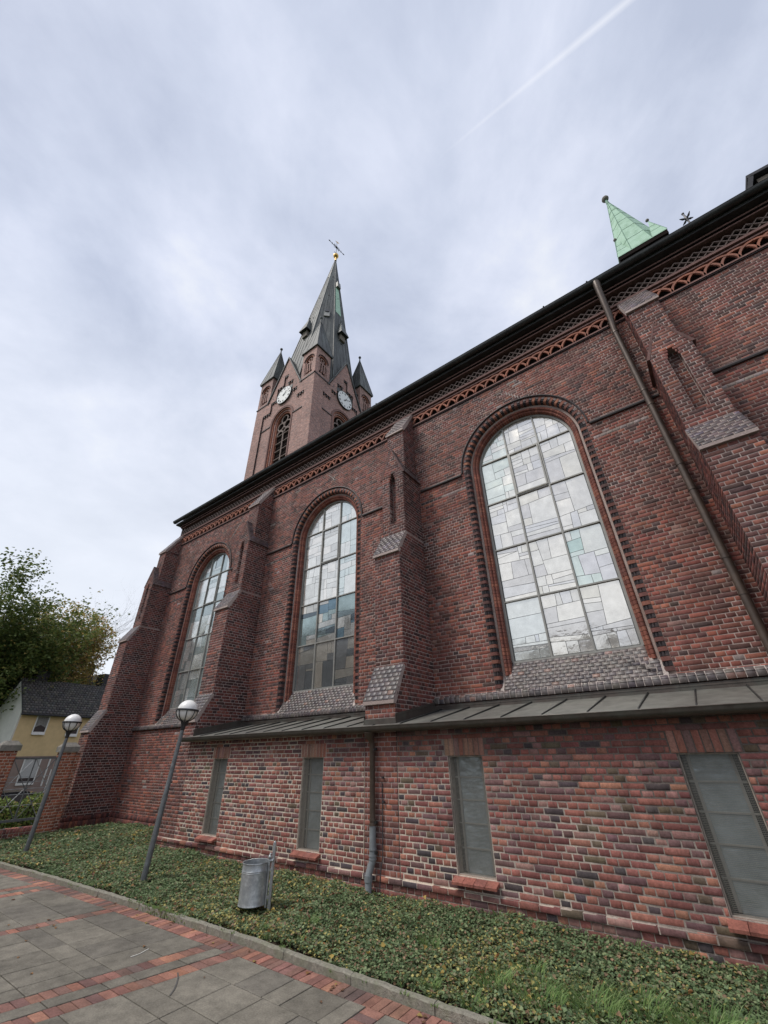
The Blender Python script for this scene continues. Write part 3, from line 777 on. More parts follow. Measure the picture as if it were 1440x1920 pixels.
tufts = [(-1.70, 5.10, 0.20, 300, 0.17), (-1.35, 5.32, 0.17, 240, 0.17), (-2.05, 4.90, 0.16, 220, 0.16), (-0.85, 5.20, 0.20, 330, 0.20), (-1.0, 4.95, 0.15, 160, 0.16),
         (-2.55, 5.02, 0.15, 190, 0.15), (-3.05, 4.72, 0.07, 90, 0.10), (-2.3, 5.35, 0.12, 80, 0.12), (-2.6, 4.68, 0.10, 70, 0.10), (-3.5, 5.45, 0.09, 60, 0.13), (-5.12, 5.12, 0.10, 130, 0.11), (-4.85, 4.72, 0.05, 50, 0.07), (-5.55, 4.75, 0.04, 45, 0.06),
         (-0.4, 5.35, 0.25, 160, 0.13), (-1.45, 4.82, 0.2, 130, 0.12), (0.1, 5.6, 0.3, 140, 0.12), (-7.7, 4.40, 0.05, 0, 0.05)]
for t in tufts: blades(*t)
for i in range(60):
    x = -7.2 - 0.75 * random.random(); y = kerb_y(x) + 0.03
for i in range(46):
    wx_ = random.uniform(-12, -1.5); wy_ = kerb_y(wx_) - 0.006 if i % 2 else kerb_y(wx_) + 0.09
    n0_ = len(gv); blades(wx_, wy_, 0.02, random.randint(4, 12), 0.035 if i % 2 else 0.07)
for i in range(26):
    wx_ = random.uniform(-11.0, 0.3); blades(wx_, YA - 0.07, 0.04, random.randint(6, 16), 0.09)
np_mesh('grass', np.array(gv), np.array(gf), np.array(gc), 'leaf', kind='stuff')
# moss on the kerb
ms = MB()
for i in range(420):
    x = random.gauss(-7.55, 0.28); y = kerb_y(x) + random.uniform(-0.012, 0.03); z = random.uniform(0.02, 0.105) if y < kerb_y(x) + 0.001 else 0.103
    s = random.uniform(0.006, 0.016)
    z -= 0.025; ms.col = (0.09 * random.uniform(0.7, 1.4), 0.14 * random.uniform(0.7, 1.3), 0.03)
    ms.poly([(x - s, y - s * 0.3, z), (x + s, y - s * 0.3, z), (x, y + s, z + s * 1.2)])
ms.build('moss', 'leaf', kind='stuff')

# ------------------------------------------------------------------ the church
church = thing('church', 'large dark red brick church with buttresses, arched leaded windows and clock tower', 'church', (-5, 9, 0))
church.location = (0, 0, 0)
CB = 0.48   # height of a bed joint

WIN = [-1.88, -8.38, -15.0, 4.62]
BUT = [-4.745, -11.27, -17.95, 1.755]      # right edges
BWID = 0.715
SPR = 8.20
# --- nave wall
X0, X1 = -18.35, 9.0
wall_poly = [rect(X0, X1, 0.0, 10.58)] + [arch_poly(w, 1.50, 2.95, SPR) for w in WIN]
nw = MB()
mortar_strips(nw, wall_poly, 0.0, 10.60, CB, lambda u, v: (u, YN + 0.0055, v))
nw.box(X0 + 0.01, X1, YN + 0.6, YN + 0.9, 0, 11.6)      # inner leaf
nw.box(X0, X0 + 0.25, YN + 0.012, 32.3, 0, 11.6)
for w in WIN: nw.box(w - 1.6, w + 1.6, YN + 0.45, YN + 0.5, 2.9, 9.9)
nave_wall = nw.build('nave_wall', 'mortar_nave', church)
bk = Bricks()
wx = lambda r: (r[:, 0] + r[:, 1]) / 2
R_ = course_rects(wall_poly, 0.30, 10.575, CB)
cols = pick(len(R_), 'nave')
zc = (R_[:, 2] + R_[:, 3]) / 2
mred = (zc < 6.0) & (rng.uniform(0, 1, len(R_)) < np.clip((6.5 - zc) / 5, 0, 0.75)) | ((zc > 7.2) & (zc < 8.15) & (rng.uniform(0, 1, len(R_)) < 0.7))
cols[mred] = pick(int(mred.sum()), 'nave_red')
kk = np.round((R_[:, 2] - CB) / CH).astype(int); kp = round((7.70 - CB) / CH)
xm = wx(R_)
mp = (kk == kp) & (((xm > -4.15) & (xm < -3.4)) | ((xm > -0.35) & (xm < 0.75)) | ((xm > 1.9) & (xm < 3.1)))
cols[mp] = pick(int(mp.sum()), 'pale')
mp2 = (kk == kp) & (((xm > -4.7) & (xm < -4.15)) | ((xm > -11.2) & (xm < -9.9)) | ((xm > -17.9) & (xm < -16.6)))
cols[mp2] = pick(int(mp2.sum()), 'dark') * 0.6
# single odd bricks
odd = rng.uniform(0, 1, len(R_)) < 0.012
cols[odd] = pick(int(odd.sum()), 'pale') * 0.95
bk.add((0, YN, 0), (1, 0, 0), (0, 0, 1), (0, -1, 0), R_, cols)
# plinth of the nave wall in the far bay: two rowlock steps
def rowlock(bk, u0, u1, O, U, V, N, v0, v1, pal, w=0.077, proud=0.0, depth=0.06, joint=0.011):
    n = max(1, round((u1 - u0) / w)); e = np.linspace(u0, u1, n + 1)
    r = np.stack([e[:-1] + joint / 2, e[1:] - joint / 2, np.full(n, v0 + joint / 2), np.full(n, v1 - joint / 2)], 1)
    bk.add(O, U, V, N, r, pick(n, pal), proud, depth)
rowlock(bk, -17.95, -11.98, (0, YN, 0), (1, 0, 0), (0, 0, 1), (0, -1, 0), 0.24, 0.36, 'butt_side', proud=0.05, depth=0.1)
rowlock(bk, -17.95, -11.98, (0, YN, 0), (1, 0, 0), (0, 0, 1), (0, -1, 0), 0.06, 0.24, 'buttress', proud=0.10, depth=0.15)
bk.build('nave_brickwork', 'brick', nave_wall)
# sill drip string between the buttresses
sb = Bricks(); smb = MB()
segs = [(-4.745, 1.04), (-11.27, -5.46), (-17.95, -11.985), (1.755, 8.5)]
for a, b in segs:
    s2 = 0.5 * math.sqrt(2)
    rowlock(sb, a, b, (0, YN - 0.085, 2.915), (1, 0, 0), (0, 0.75, 0.66), (0, -0.66, 0.75), 0.0, 0.095, 'sill', w=0.118, depth=0.05)
    rowlock(sb, a, b, (0, YN - 0.075, 0), (1, 0, 0), (0, 0, 1), (0, -1, 0), 2.825, 2.915, 'sill', w=0.118, depth=0.08)
    smb.prism([(YN + 0.02, 2.832), (YN - 0.068, 2.832), (YN - 0.068, 2.913), (YN - 0.02, 2.972), (YN + 0.02, 2.972)], a, b, lambda p, q, t: (t, p, q))
sb.build('sill_string_bricks', 'brick_glazed', nave_wall); smb.build('sill_string', 'mortar_white', nave_wall)
# dark string course at the spring of the arches
edges = [(-4.70, -1.88 - 1.58), (-1.88 + 1.58, 1.03), (-11.22, -8.38 - 1.58), (-8.38 + 1.58, -5.46), (-17.9, -15.0 - 1.58), (-15.0 + 1.58, -12.0), (1.80, 4.62 - 1.58)]
for a, b in edges:
    smb = MB(); smb.prism([(YN + 0.01, 8.13), (YN - 0.045, 8.13), (YN - 0.055, 8.16), (YN - 0.045, 8.19), (YN + 0.01, 8.215)], a, b, lambda p, q, t: (t, p, q)); smb.build('string_course', 'string_dark', nave_wall)
# repaired cracks above the arches
mb = MB()
def crack(x, z, n, sx, dz=CH):
    for i in range(n):
        x2 = x + sx * random.choice([0.065, 0.13, 0.065])
        mb.box(x - 0.009, x + 0.009, YN - 0.009, YN + 0.02, z, z + dz)
        mb.box(min(x, x2) - 0.009, max(x, x2) + 0.009, YN - 0.0088, YN + 0.02, z + dz - 0.008, z + dz + 0.008)
        x = x2; z += dz
for cw_ in ((-1.62, 9.78, 6, -1), (-8.05, 9.98, 5, -1), (-8.2, 10.0, 3, 1), (-13.9, 9.6, 9, 1), (-0.62, 3.02, 5, -1)):
    mb = MB(); crack(*cw_); mb.build('repaired_crack', 'mortar_white', nave_wall)
if 0: crack(-1.62, 9.78, 6, -1); crack(-8.05, 9.98, 5, -1); crack(-8.2, 10.0, 3, 1); crack(-13.9, 9.6, 9, 1); crack(-13.9, 9.8, 3, -1)

# --- cornice under the eaves
XE0, XE1 = -18.35, 9.0
cor = MB()
cor.box(XE0, XE1, YN + 0.15, YN + 0.3, 10.575, 11.9, m=1)                     # dark backing
cor.box(XE0, XE1, YN - 0.05, YN + 0.12, 10.60, 10.640, m=2); cor.box(XE0, XE1, YN - 0.03, YN + 0.12, 10.572, 10.60, m=0)                   # ledge under the arches
cor.box(XE0, XE1, YN - 0.03, YN + 0.12, 11.005, 11.045, m=2)
cor.box(XE0, XE1, YN - 0.07, YN + 0.12, 11.085, 11.15, m=2)
cor.box(XE0, XE1, YN - 0.09, YN + 0.12, 11.575, 11.62, m=2)
cor.box(XE0, XE1, YN - 0.13, YN + 0.12, 11.645, 11.70, m=2)
cor.box(XE0, XE1, YN - 0.135, YN + 0.12, 11.62, 11.645, m=1)
cornice = cor.build('cornice', ['string_dark', 'black_gap', 'pink_band'], church)
ar = MB()
def ring(mbx, cx, cz, r0, r1, y0, y1, a0, a1, seg, m=None):
    for i in range(seg):
        A, B = a0 + (a1 - a0) * i / seg, a0 + (a1 - a0) * (i + 1) / seg
        P = []
        for y in (y0, y1):
            for (r, a) in ((r0, A), (r1, A), (r1, B), (r0, B)): P.append((cx + r * math.cos(a), y, cz + r * math.sin(a)))
        mbx.hexa([P[0], P[1], P[2], P[3], P[4], P[5], P[6], P[7]], m)
n_arch = 0; x = XE0 + 0.35
while x < 6.6:
    blocked = any(be - BWID + 0.02 < x < be - 0.02 for be in BUT)
    tgt = ar
    rr0 = 0.275; dy = 0.0 if n_arch % 2 else 0.008
    if x > -9.5 and not blocked and n_arch % 1 == 0:
        t_ = MB(); ring(t_, x, 10.645, rr0, rr0 + 0.047, YN - 0.03 - dy, YN + 0.012, 0, math.pi, 12); t_.build('frieze_arch', 'orange_arch', cornice)
    else:
        ring(ar, x, 10.645, rr0, rr0 + 0.047, YN - 0.03 - dy, YN + 0.012, 0, math.pi, 12)
    n_arch += 1; x += 0.30
ar.build('frieze_arches_far', 'orange_arch', cornice, kind='stuff')
la = MB()
def bar(mbx, a, b, w, y0, y1, m=None):
    d = Vector((b[0] - a[0], 0, b[1] - a[1])).normalized(); n = Vector((-d.z, 0, d.x)) * w / 2
    A, B = Vector((a[0], 0, a[1])), Vector((b[0], 0, b[1]))
    q = [A - n, B - n, B + n, A + n]
    mbx.hexa([(p.x, y0, p.z) for p in q] + [(p.x, y1, p.z) for p in q], m)
x = XE0 + 0.1; P_ = 0.185; zb = 11.155; zt = 11.53; st = (zt - zb) / 4
while x < XE1 - 0.3:
    # two rows of diamonds: steps of terracotta laid on the slant
    bar(la, (x, zb), (x + P_, zb + 2 * st), 0.024, YN - 0.06, YN - 0.018)
    bar(la, (x + P_, zb), (x, zb + 2 * st), 0.024, YN - 0.066, YN - 0.02)
    bar(la, (x, zb + 2 * st), (x + P_ / 2, zb + 3 * st), 0.024, YN - 0.06, YN - 0.018)
    bar(la, (x + P_, zb + 2 * st), (x + P_ / 2, zb + 3 * st), 0.024, YN - 0.066, YN - 0.02)
    x += P_
la.build('lattice_frieze', 'lattice', cornice, kind='stuff')
# --- eaves, gutter, roof
rf = MB()
rf.box(XE0 - 0.15, XE1, YN - 0.30, YN + 0.25, 11.72, 11.80, m=0)                 # soffit board
rf.poly([(XE0 - 0.2, YN - 0.36, 11.86), (XE1, YN - 0.36, 11.86), (XE1, 20.1, 22.9), (XE0 - 0.2, 20.1, 22.9)], m=1)
rf.poly([(XE0 - 0.2, 32.5, 11.86), (XE1, 32.5, 11.86), (XE1, 20.1, 22.9), (XE0 - 0.2, 20.1, 22.9)], m=1)
rf.poly([(XE0 - 0.1, YN, 11.7), (XE0 - 0.1, 32.1, 11.7), (XE0 - 0.1, 20.1, 22.8)], m=1)
rf.poly([(XE1 - 0.1, YN, 11.7), (XE1 - 0.1, 32.1, 11.7), (XE1 - 0.1, 20.1, 22.8)], m=1)
rf.build('nave_roof', ['gutter_dark', 'chimney_slate'], church)
gt = MB()
def gutter(mbx, x0, x1, y, z, r, m=None):
    prof = [(y + r * math.cos(a), z - r * math.sin(a)) for a in [math.pi * i / 10 for i in range(11)]]
    prof = prof + [(p, q + 0.012) for p, q in prof[::-1]]
    prof = [(y - r - 0.008, z + 0.012)] + [(y + r * math.cos(a), z - r * math.sin(a)) for a in [math.pi * (10 - i) / 10 for i in range(11)]] + [(y + r, z + 0.02), (y - r + 0.01, z + 0.02)]
    mbx.prism(prof, x0, x1, lambda p, q, t: (t, p, q), m)
gutter(gt, XE0 - 0.20, XE1, YN - 0.37, 11.89, 0.095)
for i in range(12):
    xx = -17.5 + i * 2.3
    ring_r = 0.099
    gt.prism([(YN - 0.37 + ring_r * math.cos(a), 11.89 - ring_r * math.sin(a)) for a in [math.pi * j / 8 for j in range(9)]], xx, xx + 0.035, lambda p, q, t: (t, p, q))
for xx in (-0.35, 0.72, -5.9): gt.ball((xx, YN - 0.46, 11.93), 0.022, 8)
gt.build('eaves_gutter', 'gutter_dark', church, smooth=True)
mb = MB(); mb.box(XE0 + 0.02, XE0 + 0.10, YN - 0.02, YN + 0.08, 8.4, 11.8); mb.build('corner_strip', 'gutter_dark', church)

# --- arched windows
GTOP = SPR
def window(xc, full, tints, seed):
    rr = random.Random(seed)
    fr = MB()
    hw = 1.165
    # frame round the glass
    def fring(r0, r1, y0, y1, z0, m):
        fr.box(xc - r1, xc - r0, y0, y1, z0, SPR, m); fr.box(xc + r0, xc + r1, y0, y1, z0, SPR, m)
        ring(fr, xc, SPR, r0, r1, y0, y1, 0, math.pi, 28, m)
    fring(hw - 0.03, hw + 0.02, YG - 0.035, YG + 0.03, 3.50, 0)
    fr.box(xc - hw, xc + hw, YG - 0.04, YG + 0.03, 3.475, 3.515, 0)
    zs = [3.515, 4.735, 5.965, 7.195, 8.425]
    for k in (-1, 1):
        zt_ = SPR + math.sqrt(hw ** 2 - (hw / 3) ** 2)
        fr.box(xc + k * hw / 3 - 0.017, xc + k * hw / 3 + 0.017, YG - 0.035, YG + 0.03, 3.5, zt_, 0)
    for z in zs[1:]:
        h_ = hw if z < SPR else math.sqrt(hw ** 2 - (z - SPR) ** 2)
        fr.box(xc - h_, xc + h_, YG - 0.031, YG + 0.03, z - 0.015, z + 0.015, 0)
    # opening light, standing slightly proud
    ox0, ox1 = xc - hw / 3 + 0.02, xc + hw / 3 - 0.02
    fr.box(ox0, ox1, YG - 0.055, YG - 0.032, 8.375, 8.405, 0); fr.box(ox0, ox1, YG - 0.055, YG - 0.032, 7.215, 7.245, 0)
    fr.box(ox0, ox0 + 0.03, YG - 0.055, YG - 0.032, 7.245, 8.375, 0); fr.box(ox1 - 0.03, ox1, YG - 0.055, YG - 0.032, 7.245, 8.375, 0)
    # came backing behind the panes
    ap = arch_poly(xc, hw, 3.5, SPR, 36)
    fr.poly([(u, YG + 0.012, v) for u, v in ap], 1)
    wf = fr.build('arched_window', ['frame_grey', 'lead_came'], church)
    # glass pieces: every light is cut up by slightly crooked lines
    def cutpoly(P, p0, n):
        """split a convex polygon by the line through p0 with normal n"""
        A, B = [], []
        for i in range(len(P)):
            a, b = P[i], P[(i + 1) % len(P)]
            da = (a[0] - p0[0]) * n[0] + (a[1] - p0[1]) * n[1]; db = (b[0] - p0[0]) * n[0] + (b[1] - p0[1]) * n[1]
            (A if da >= 0 else B).append(a)
            if da * db < 0:
                t = da / (da - db); q = (a[0] + (b[0] - a[0]) * t, a[1] + (b[1] - a[1]) * t); A.append(q); B.append(q)
        return A, B
    def area(P): return 0.5 * abs(sum(P[i][0] * P[(i + 1) % len(P)][1] - P[(i + 1) % len(P)][0] * P[i][1] for i in range(len(P)))) if len(P) > 2 else 0
    def shrink(P, g):
        k = len(P); c = (sum(p[0] for p in P) / k, sum(p[1] for p in P) / k); Q = P
        for i in range(k):
            a, b = P[i], P[(i + 1) % k]; L = math.hypot(b[0] - a[0], b[1] - a[1])
            if L < 1e-5: continue
            n = (-(b[1] - a[1]) / L, (b[0] - a[0]) / L)
            if (c[0] - a[0]) * n[0] + (c[1] - a[1]) * n[1] < 0: n = (-n[0], -n[1])
            Q, _ = cutpoly(Q, (a[0] + n[0] * g, a[1] + n[1] * g), n)
            if len(Q) < 3: return []
        return Q
    pieces = []
    def split(P, d, i, j):
        xs_ = [p[0] for p in P]; zs_ = [p[1] for p in P]; w, h = max(xs_) - min(xs_), max(zs_) - min(zs_)
        if d == 0 or area(P) < 0.018 or (d < 3 and rr.random() < 0.25): pieces.append((P, i, j)); return
        t = rr.uniform(0.25, 0.75); tilt = rr.gauss(0, 0.05)
        if (w > h * 0.8 and rr.random() < 0.6) or h < 0.13: p0 = (min(xs_) + w * t, (min(zs_) + max(zs_)) / 2); n = (1, tilt)
        else: p0 = ((min(xs_) + max(xs_)) / 2, min(zs_) + h * t); n = (tilt, 1)
        A, B = cutpoly(P, p0, n)
        if len(A) < 3 or len(B) < 3 or min(area(A), area(B)) < 0.002: pieces.append((P, i, j)); return
        split(A, d - 1, i, j); split(B, d - 1, i, j)
    xs = [xc - hw + 0.03, xc - hw / 3, xc + hw / 3, xc + hw - 0.03]
    zz = zs + [SPR + hw]
    AP = arch_poly(xc, hw - 0.032, 3.0, SPR, 30)[1:]
    for i in range(3):
        for j in range(5):
            P = rect(xs[i] + 0.017, xs[i + 1] - 0.017, zz[j] + 0.013, zz[j + 1] - 0.015)
            if zz[j + 1] > SPR:
                for t in range(30):
                    an = math.pi * (t + 0.5) / 30; n = (-math.cos(an), -math.sin(an))
                    P, _ = cutpoly(P, (xc - n[0] * (hw - 0.033), SPR - n[1] * (hw - 0.033)), n)
                    if len(P) < 3: break
            if len(P) >= 3: split(P, 4 if full else 3, i, j)
    far = MB()
    for (P, i, j) in pieces:
        P = shrink(P, 0.0042)
        if len(P) < 3 or area(P) < 0.0006: continue
        cxp, czp = sum(p[0] for p in P) / len(P), sum(p[1] for p in P) / len(P)
        n_ = Vector((rr.gauss(0, 0.008), 0, rr.gauss(0, 0.008)))
        pan = 0.02 if (i == 1 and j == 3) else 0.0
        pts = [(x, YG + 0.006 - pan + (x - cxp) * n_.x + (z - czp) * n_.z, z) for x, z in P]
        pm = MB() if full else far
        tint = tuple(a_ * b_ for a_, b_ in zip(tints(i, j, rr, cxp - xc, czp), (1.08, 1.05, 1.02)))
        pm.poly(pts, col=tint); k = len(pts)
        if full:
            back = [(x, y + 0.003, z) for x, y, z in pts]
            for q in range(k): pm.poly([pts[q], pts[(q + 1) % k], back[(q + 1) % k], back[q]], col=tint)
            o = pm.build('glass_pane', 'glass_leaded', wf); o.color = (*tint, 1)
    if not full:
        o = far.build('glass_panes', 'glass_leaded', wf, kind='stuff'); o.color = (0.55, 0.6, 0.6, 1)
    # moulded jambs and arch: pieces swept along the opening
    jb = MB(); N = int((SPR - 3.0) / CH)
    orange = [(1.50, -0.004), (1.40, -0.004), (1.375, 0.012), (1.362, 0.035), (1.358, 0.12), (1.50, 0.12)]
    dark = [(1.50, 0.0), (1.455, 0.0), (1.45, 0.016), (1.435, 0.018), (1.43, 0.002), (1.405, 0.006), (1.40, 0.026), (1.388, 0.03), (1.382, 0.018), (1.368, 0.035), (1.376, 0.055), (1.368, 0.06), (1.358, 0.07), (1.358, 0.12), (1.50, 0.12)]
    rolls = [(1.305, 0.12)] + [(1.272 + 0.033 * math.cos(a), 0.135 - 0.033 * math.sin(a)) for a in [0.3, 0.8, 1.3, 1.8, 2.3, 2.8]] + [(1.236, 0.15)] + [(1.214 + 0.026 * math.cos(a), 0.175 - 0.026 * math.sin(a)) for a in [0.9, 1.4, 2.0, 2.6, 3.1]] + [(1.188, 0.29), (1.34, 0.29)]
    def lin(side, z): return lambda p, q, t: (xc + side * p, YN + q, z + t)
    n_arc = int(round(math.pi * 1.43 / CH)); 
    def arc(a): return None
    OR = [(0.28, 0.11, 0.072), (0.23, 0.09, 0.065), (0.19, 0.08, 0.062), (0.33, 0.135, 0.08)]
    DK = [(0.045, 0.036, 0.038), (0.06, 0.045, 0.045), (0.035, 0.03, 0.033)]
    RD = [(0.27, 0.095, 0.066), (0.23, 0.083, 0.06), (0.31, 0.12, 0.08), (0.20, 0.075, 0.057)]
    g = 0.005
    zstart = {'o': 3.06, 'r': 3.30}
    for side in (-1, 1):
        for k in range(N + 1):
            z0 = SPR - (k + 1) * CH
            if z0 > 2.98:
                if k % 2: jb.prism(orange, g, CH - g, lin(side, z0), col=rr.choice([(0.20, 0.080, 0.064), (0.165, 0.070, 0.060), (0.25, 0.10, 0.07), (0.13, 0.065, 0.058)]))
                else: jb.prism(dark, g, CH - g, lin(side, z0), col=rr.choice(DK))
            if z0 > 3.2: jb.prism(rolls, 0.004, CH - 0.004, lin(side, z0), col=rr.choice(RD))
    def arcpiece(poly, a0, a1, col):
        jb.prism(poly, a0, a1, lambda p, q, t: (xc + p * math.cos(t), YN + q, SPR + p * math.sin(t)), col=col)
    for k in range(n_arc):
        a0, a1 = math.pi * k / n_arc, math.pi * (k + 1) / n_arc; e_ = 0.0034
        arcpiece(orange if k % 2 else dark, a0 + e_, a1 - e_, rr.choice(OR if k % 2 else DK))
        if not k % 2:   # light headers behind the dark ones
            jb.prism([(1.448, -0.007), (1.503, -0.007), (1.503, 0.05), (1.448, 0.05)], a0 + e_, a1 - e_, lambda p, q, t: (xc + p * math.cos(t), YN + q, SPR + p * math.sin(t)), col=rr.choice([(0.25, 0.20, 0.19), (0.19, 0.15, 0.145), (0.14, 0.11, 0.11)]))
        arcpiece(rolls, a0 + 0.003, a1 - 0.003, rr.choice(RD))
    jb.build('jamb_bricks', 'brick', wf, kind='stuff')
    bkm = MB()
    # dark mortar core behind the moulded bricks
    core = [(1.52, 0.012), (1.47, 0.02), (1.385, 0.045), (1.37, 0.118), (1.312, 0.135), (1.25, 0.16), (1.20, 0.19), (1.185, 0.35), (1.52, 0.35)]
    for side in (-1, 1):
        bkm.prism(core, 2.98, SPR, lambda p, q, t: (xc + side * p, YN + q, t))
    for k in range(30):
        bkm.prism(core, math.pi * k / 30, math.pi * (k + 1) / 30, lambda p, q, t: (xc + p * math.cos(t), YN + q, SPR + p * math.sin(t)), caps=False)
    bkm.build('jamb_core', 'mortar_nave', wf)
    # hood mould with a return on each side
    hd_ = MB()
    hp = [(1.53, 0.02), (1.535, -0.028), (1.55, -0.042), (1.568, -0.036), (1.572, 0.02)]
    for k in range(36):
        hd_.prism(hp, math.pi * k / 36, math.pi * (k + 1) / 36, lambda p, q, t: (xc + p * math.cos(t), YN + q, SPR + p * math.sin(t)), caps=k in (0, 35))
    hd_.build('hood_mould', 'string_dark', wf)
    # sloping brick sill
    sb = Bricks(); L = math.hypot(YG - 0.03 - (YN - 0.02), 3.485 - 2.975); vy, vz = (YG - 0.03 - YN + 0.02) / L, (3.485 - 2.975) / L
    pol = [(xc - 1.33, 0), (xc + 1.33, 0), (xc + 1.33, L * 0.45), (xc + 1.19, L * 0.5), (xc + 1.19, L), (xc - 1.19, L), (xc - 1.19, L * 0.5), (xc - 1.33, L * 0.45)]
    r = course_rects([pol], 0, L, 0, c=L / 8, st=0.128, hd=0.128, mode='stretch', joint=0.011)
    r2 = []
    for q in r: r2.append(q)
    sb.add((0, YN - 0.02, 2.975), (1, 0, 0), (0, vy, vz), (0, -vz, vy), r, pick(len(r), 'sill'), 0.006)
    sb.build('sill_bricks', 'brick_glazed', wf)
    sm = MB(); sm.prism([(YN - 0.02, 2.96), (YG - 0.03, 3.478), (YG + 0.02, 3.478), (YG + 0.02, 2.9), (YN - 0.02, 2.9)], xc - 1.40, xc + 1.40, lambda p, q, t: (t, p, q))
    sm.build('sill_bed', 'mortar_white', wf)
    return wf
def tint3(i, j, rr, dx, z):
    base = rr.choice([(0.80, 0.79, 0.73), (0.74, 0.73, 0.68), (0.85, 0.83, 0.76), (0.68, 0.67, 0.64), (0.78, 0.76, 0.68), (0.72, 0.72, 0.70)])
    if i == 2 and j == 1: base = rr.choice([(0.52, 0.65, 0.60), (0.66, 0.74, 0.69), (0.68, 0.68, 0.68), (0.56, 0.68, 0.63), (0.76, 0.77, 0.71), (0.76, 0.76, 0.70), (0.64, 0.60, 0.48)])
    elif (j == 3 and i == 0) or (j == 4 and i == 0): base = rr.choice([(0.67, 0.73, 0.67), (0.70, 0.75, 0.70), (0.79, 0.79, 0.73)])
    elif j == 0 and i == 0: base = rr.choice([(0.68, 0.70, 0.70), (0.76, 0.78, 0.74), (0.72, 0.75, 0.72)])
    return base
def tint2(i, j, rr, dx, z):
    base = rr.choice([(0.78, 0.79, 0.75), (0.70, 0.71, 0.68), (0.64, 0.65, 0.62), (0.82, 0.81, 0.76)])
    if j == 1: base = rr.choice([(0.16, 0.24, 0.29), (0.26, 0.33, 0.35), (0.45, 0.46, 0.44), (0.60, 0.58, 0.52), (0.12, 0.15, 0.17), (0.33, 0.42, 0.42), (0.5, 0.5, 0.47)])  # two lowest rows darkened: reflection of the house opposite put into the tint
    if j == 0: base = rr.choice([(0.32, 0.34, 0.35), (0.52, 0.52, 0.48), (0.60, 0.58, 0.52), (0.26, 0.29, 0.31)])
    if i == 2 and j >= 2: base = rr.choice([(0.62, 0.69, 0.68), (0.66, 0.73, 0.71), (0.74, 0.76, 0.73)])
    return base
def tint1(i, j, rr, dx, z):
    return rr.choice([(0.60, 0.66, 0.66), (0.45, 0.52, 0.52), (0.70, 0.74, 0.74), (0.38, 0.45, 0.46)])
window(WIN[0], True, tint3, 3)
window(WIN[1], True, tint2, 5)
window(WIN[2], False, tint1, 9)
window(WIN[3], False, tint1, 12)

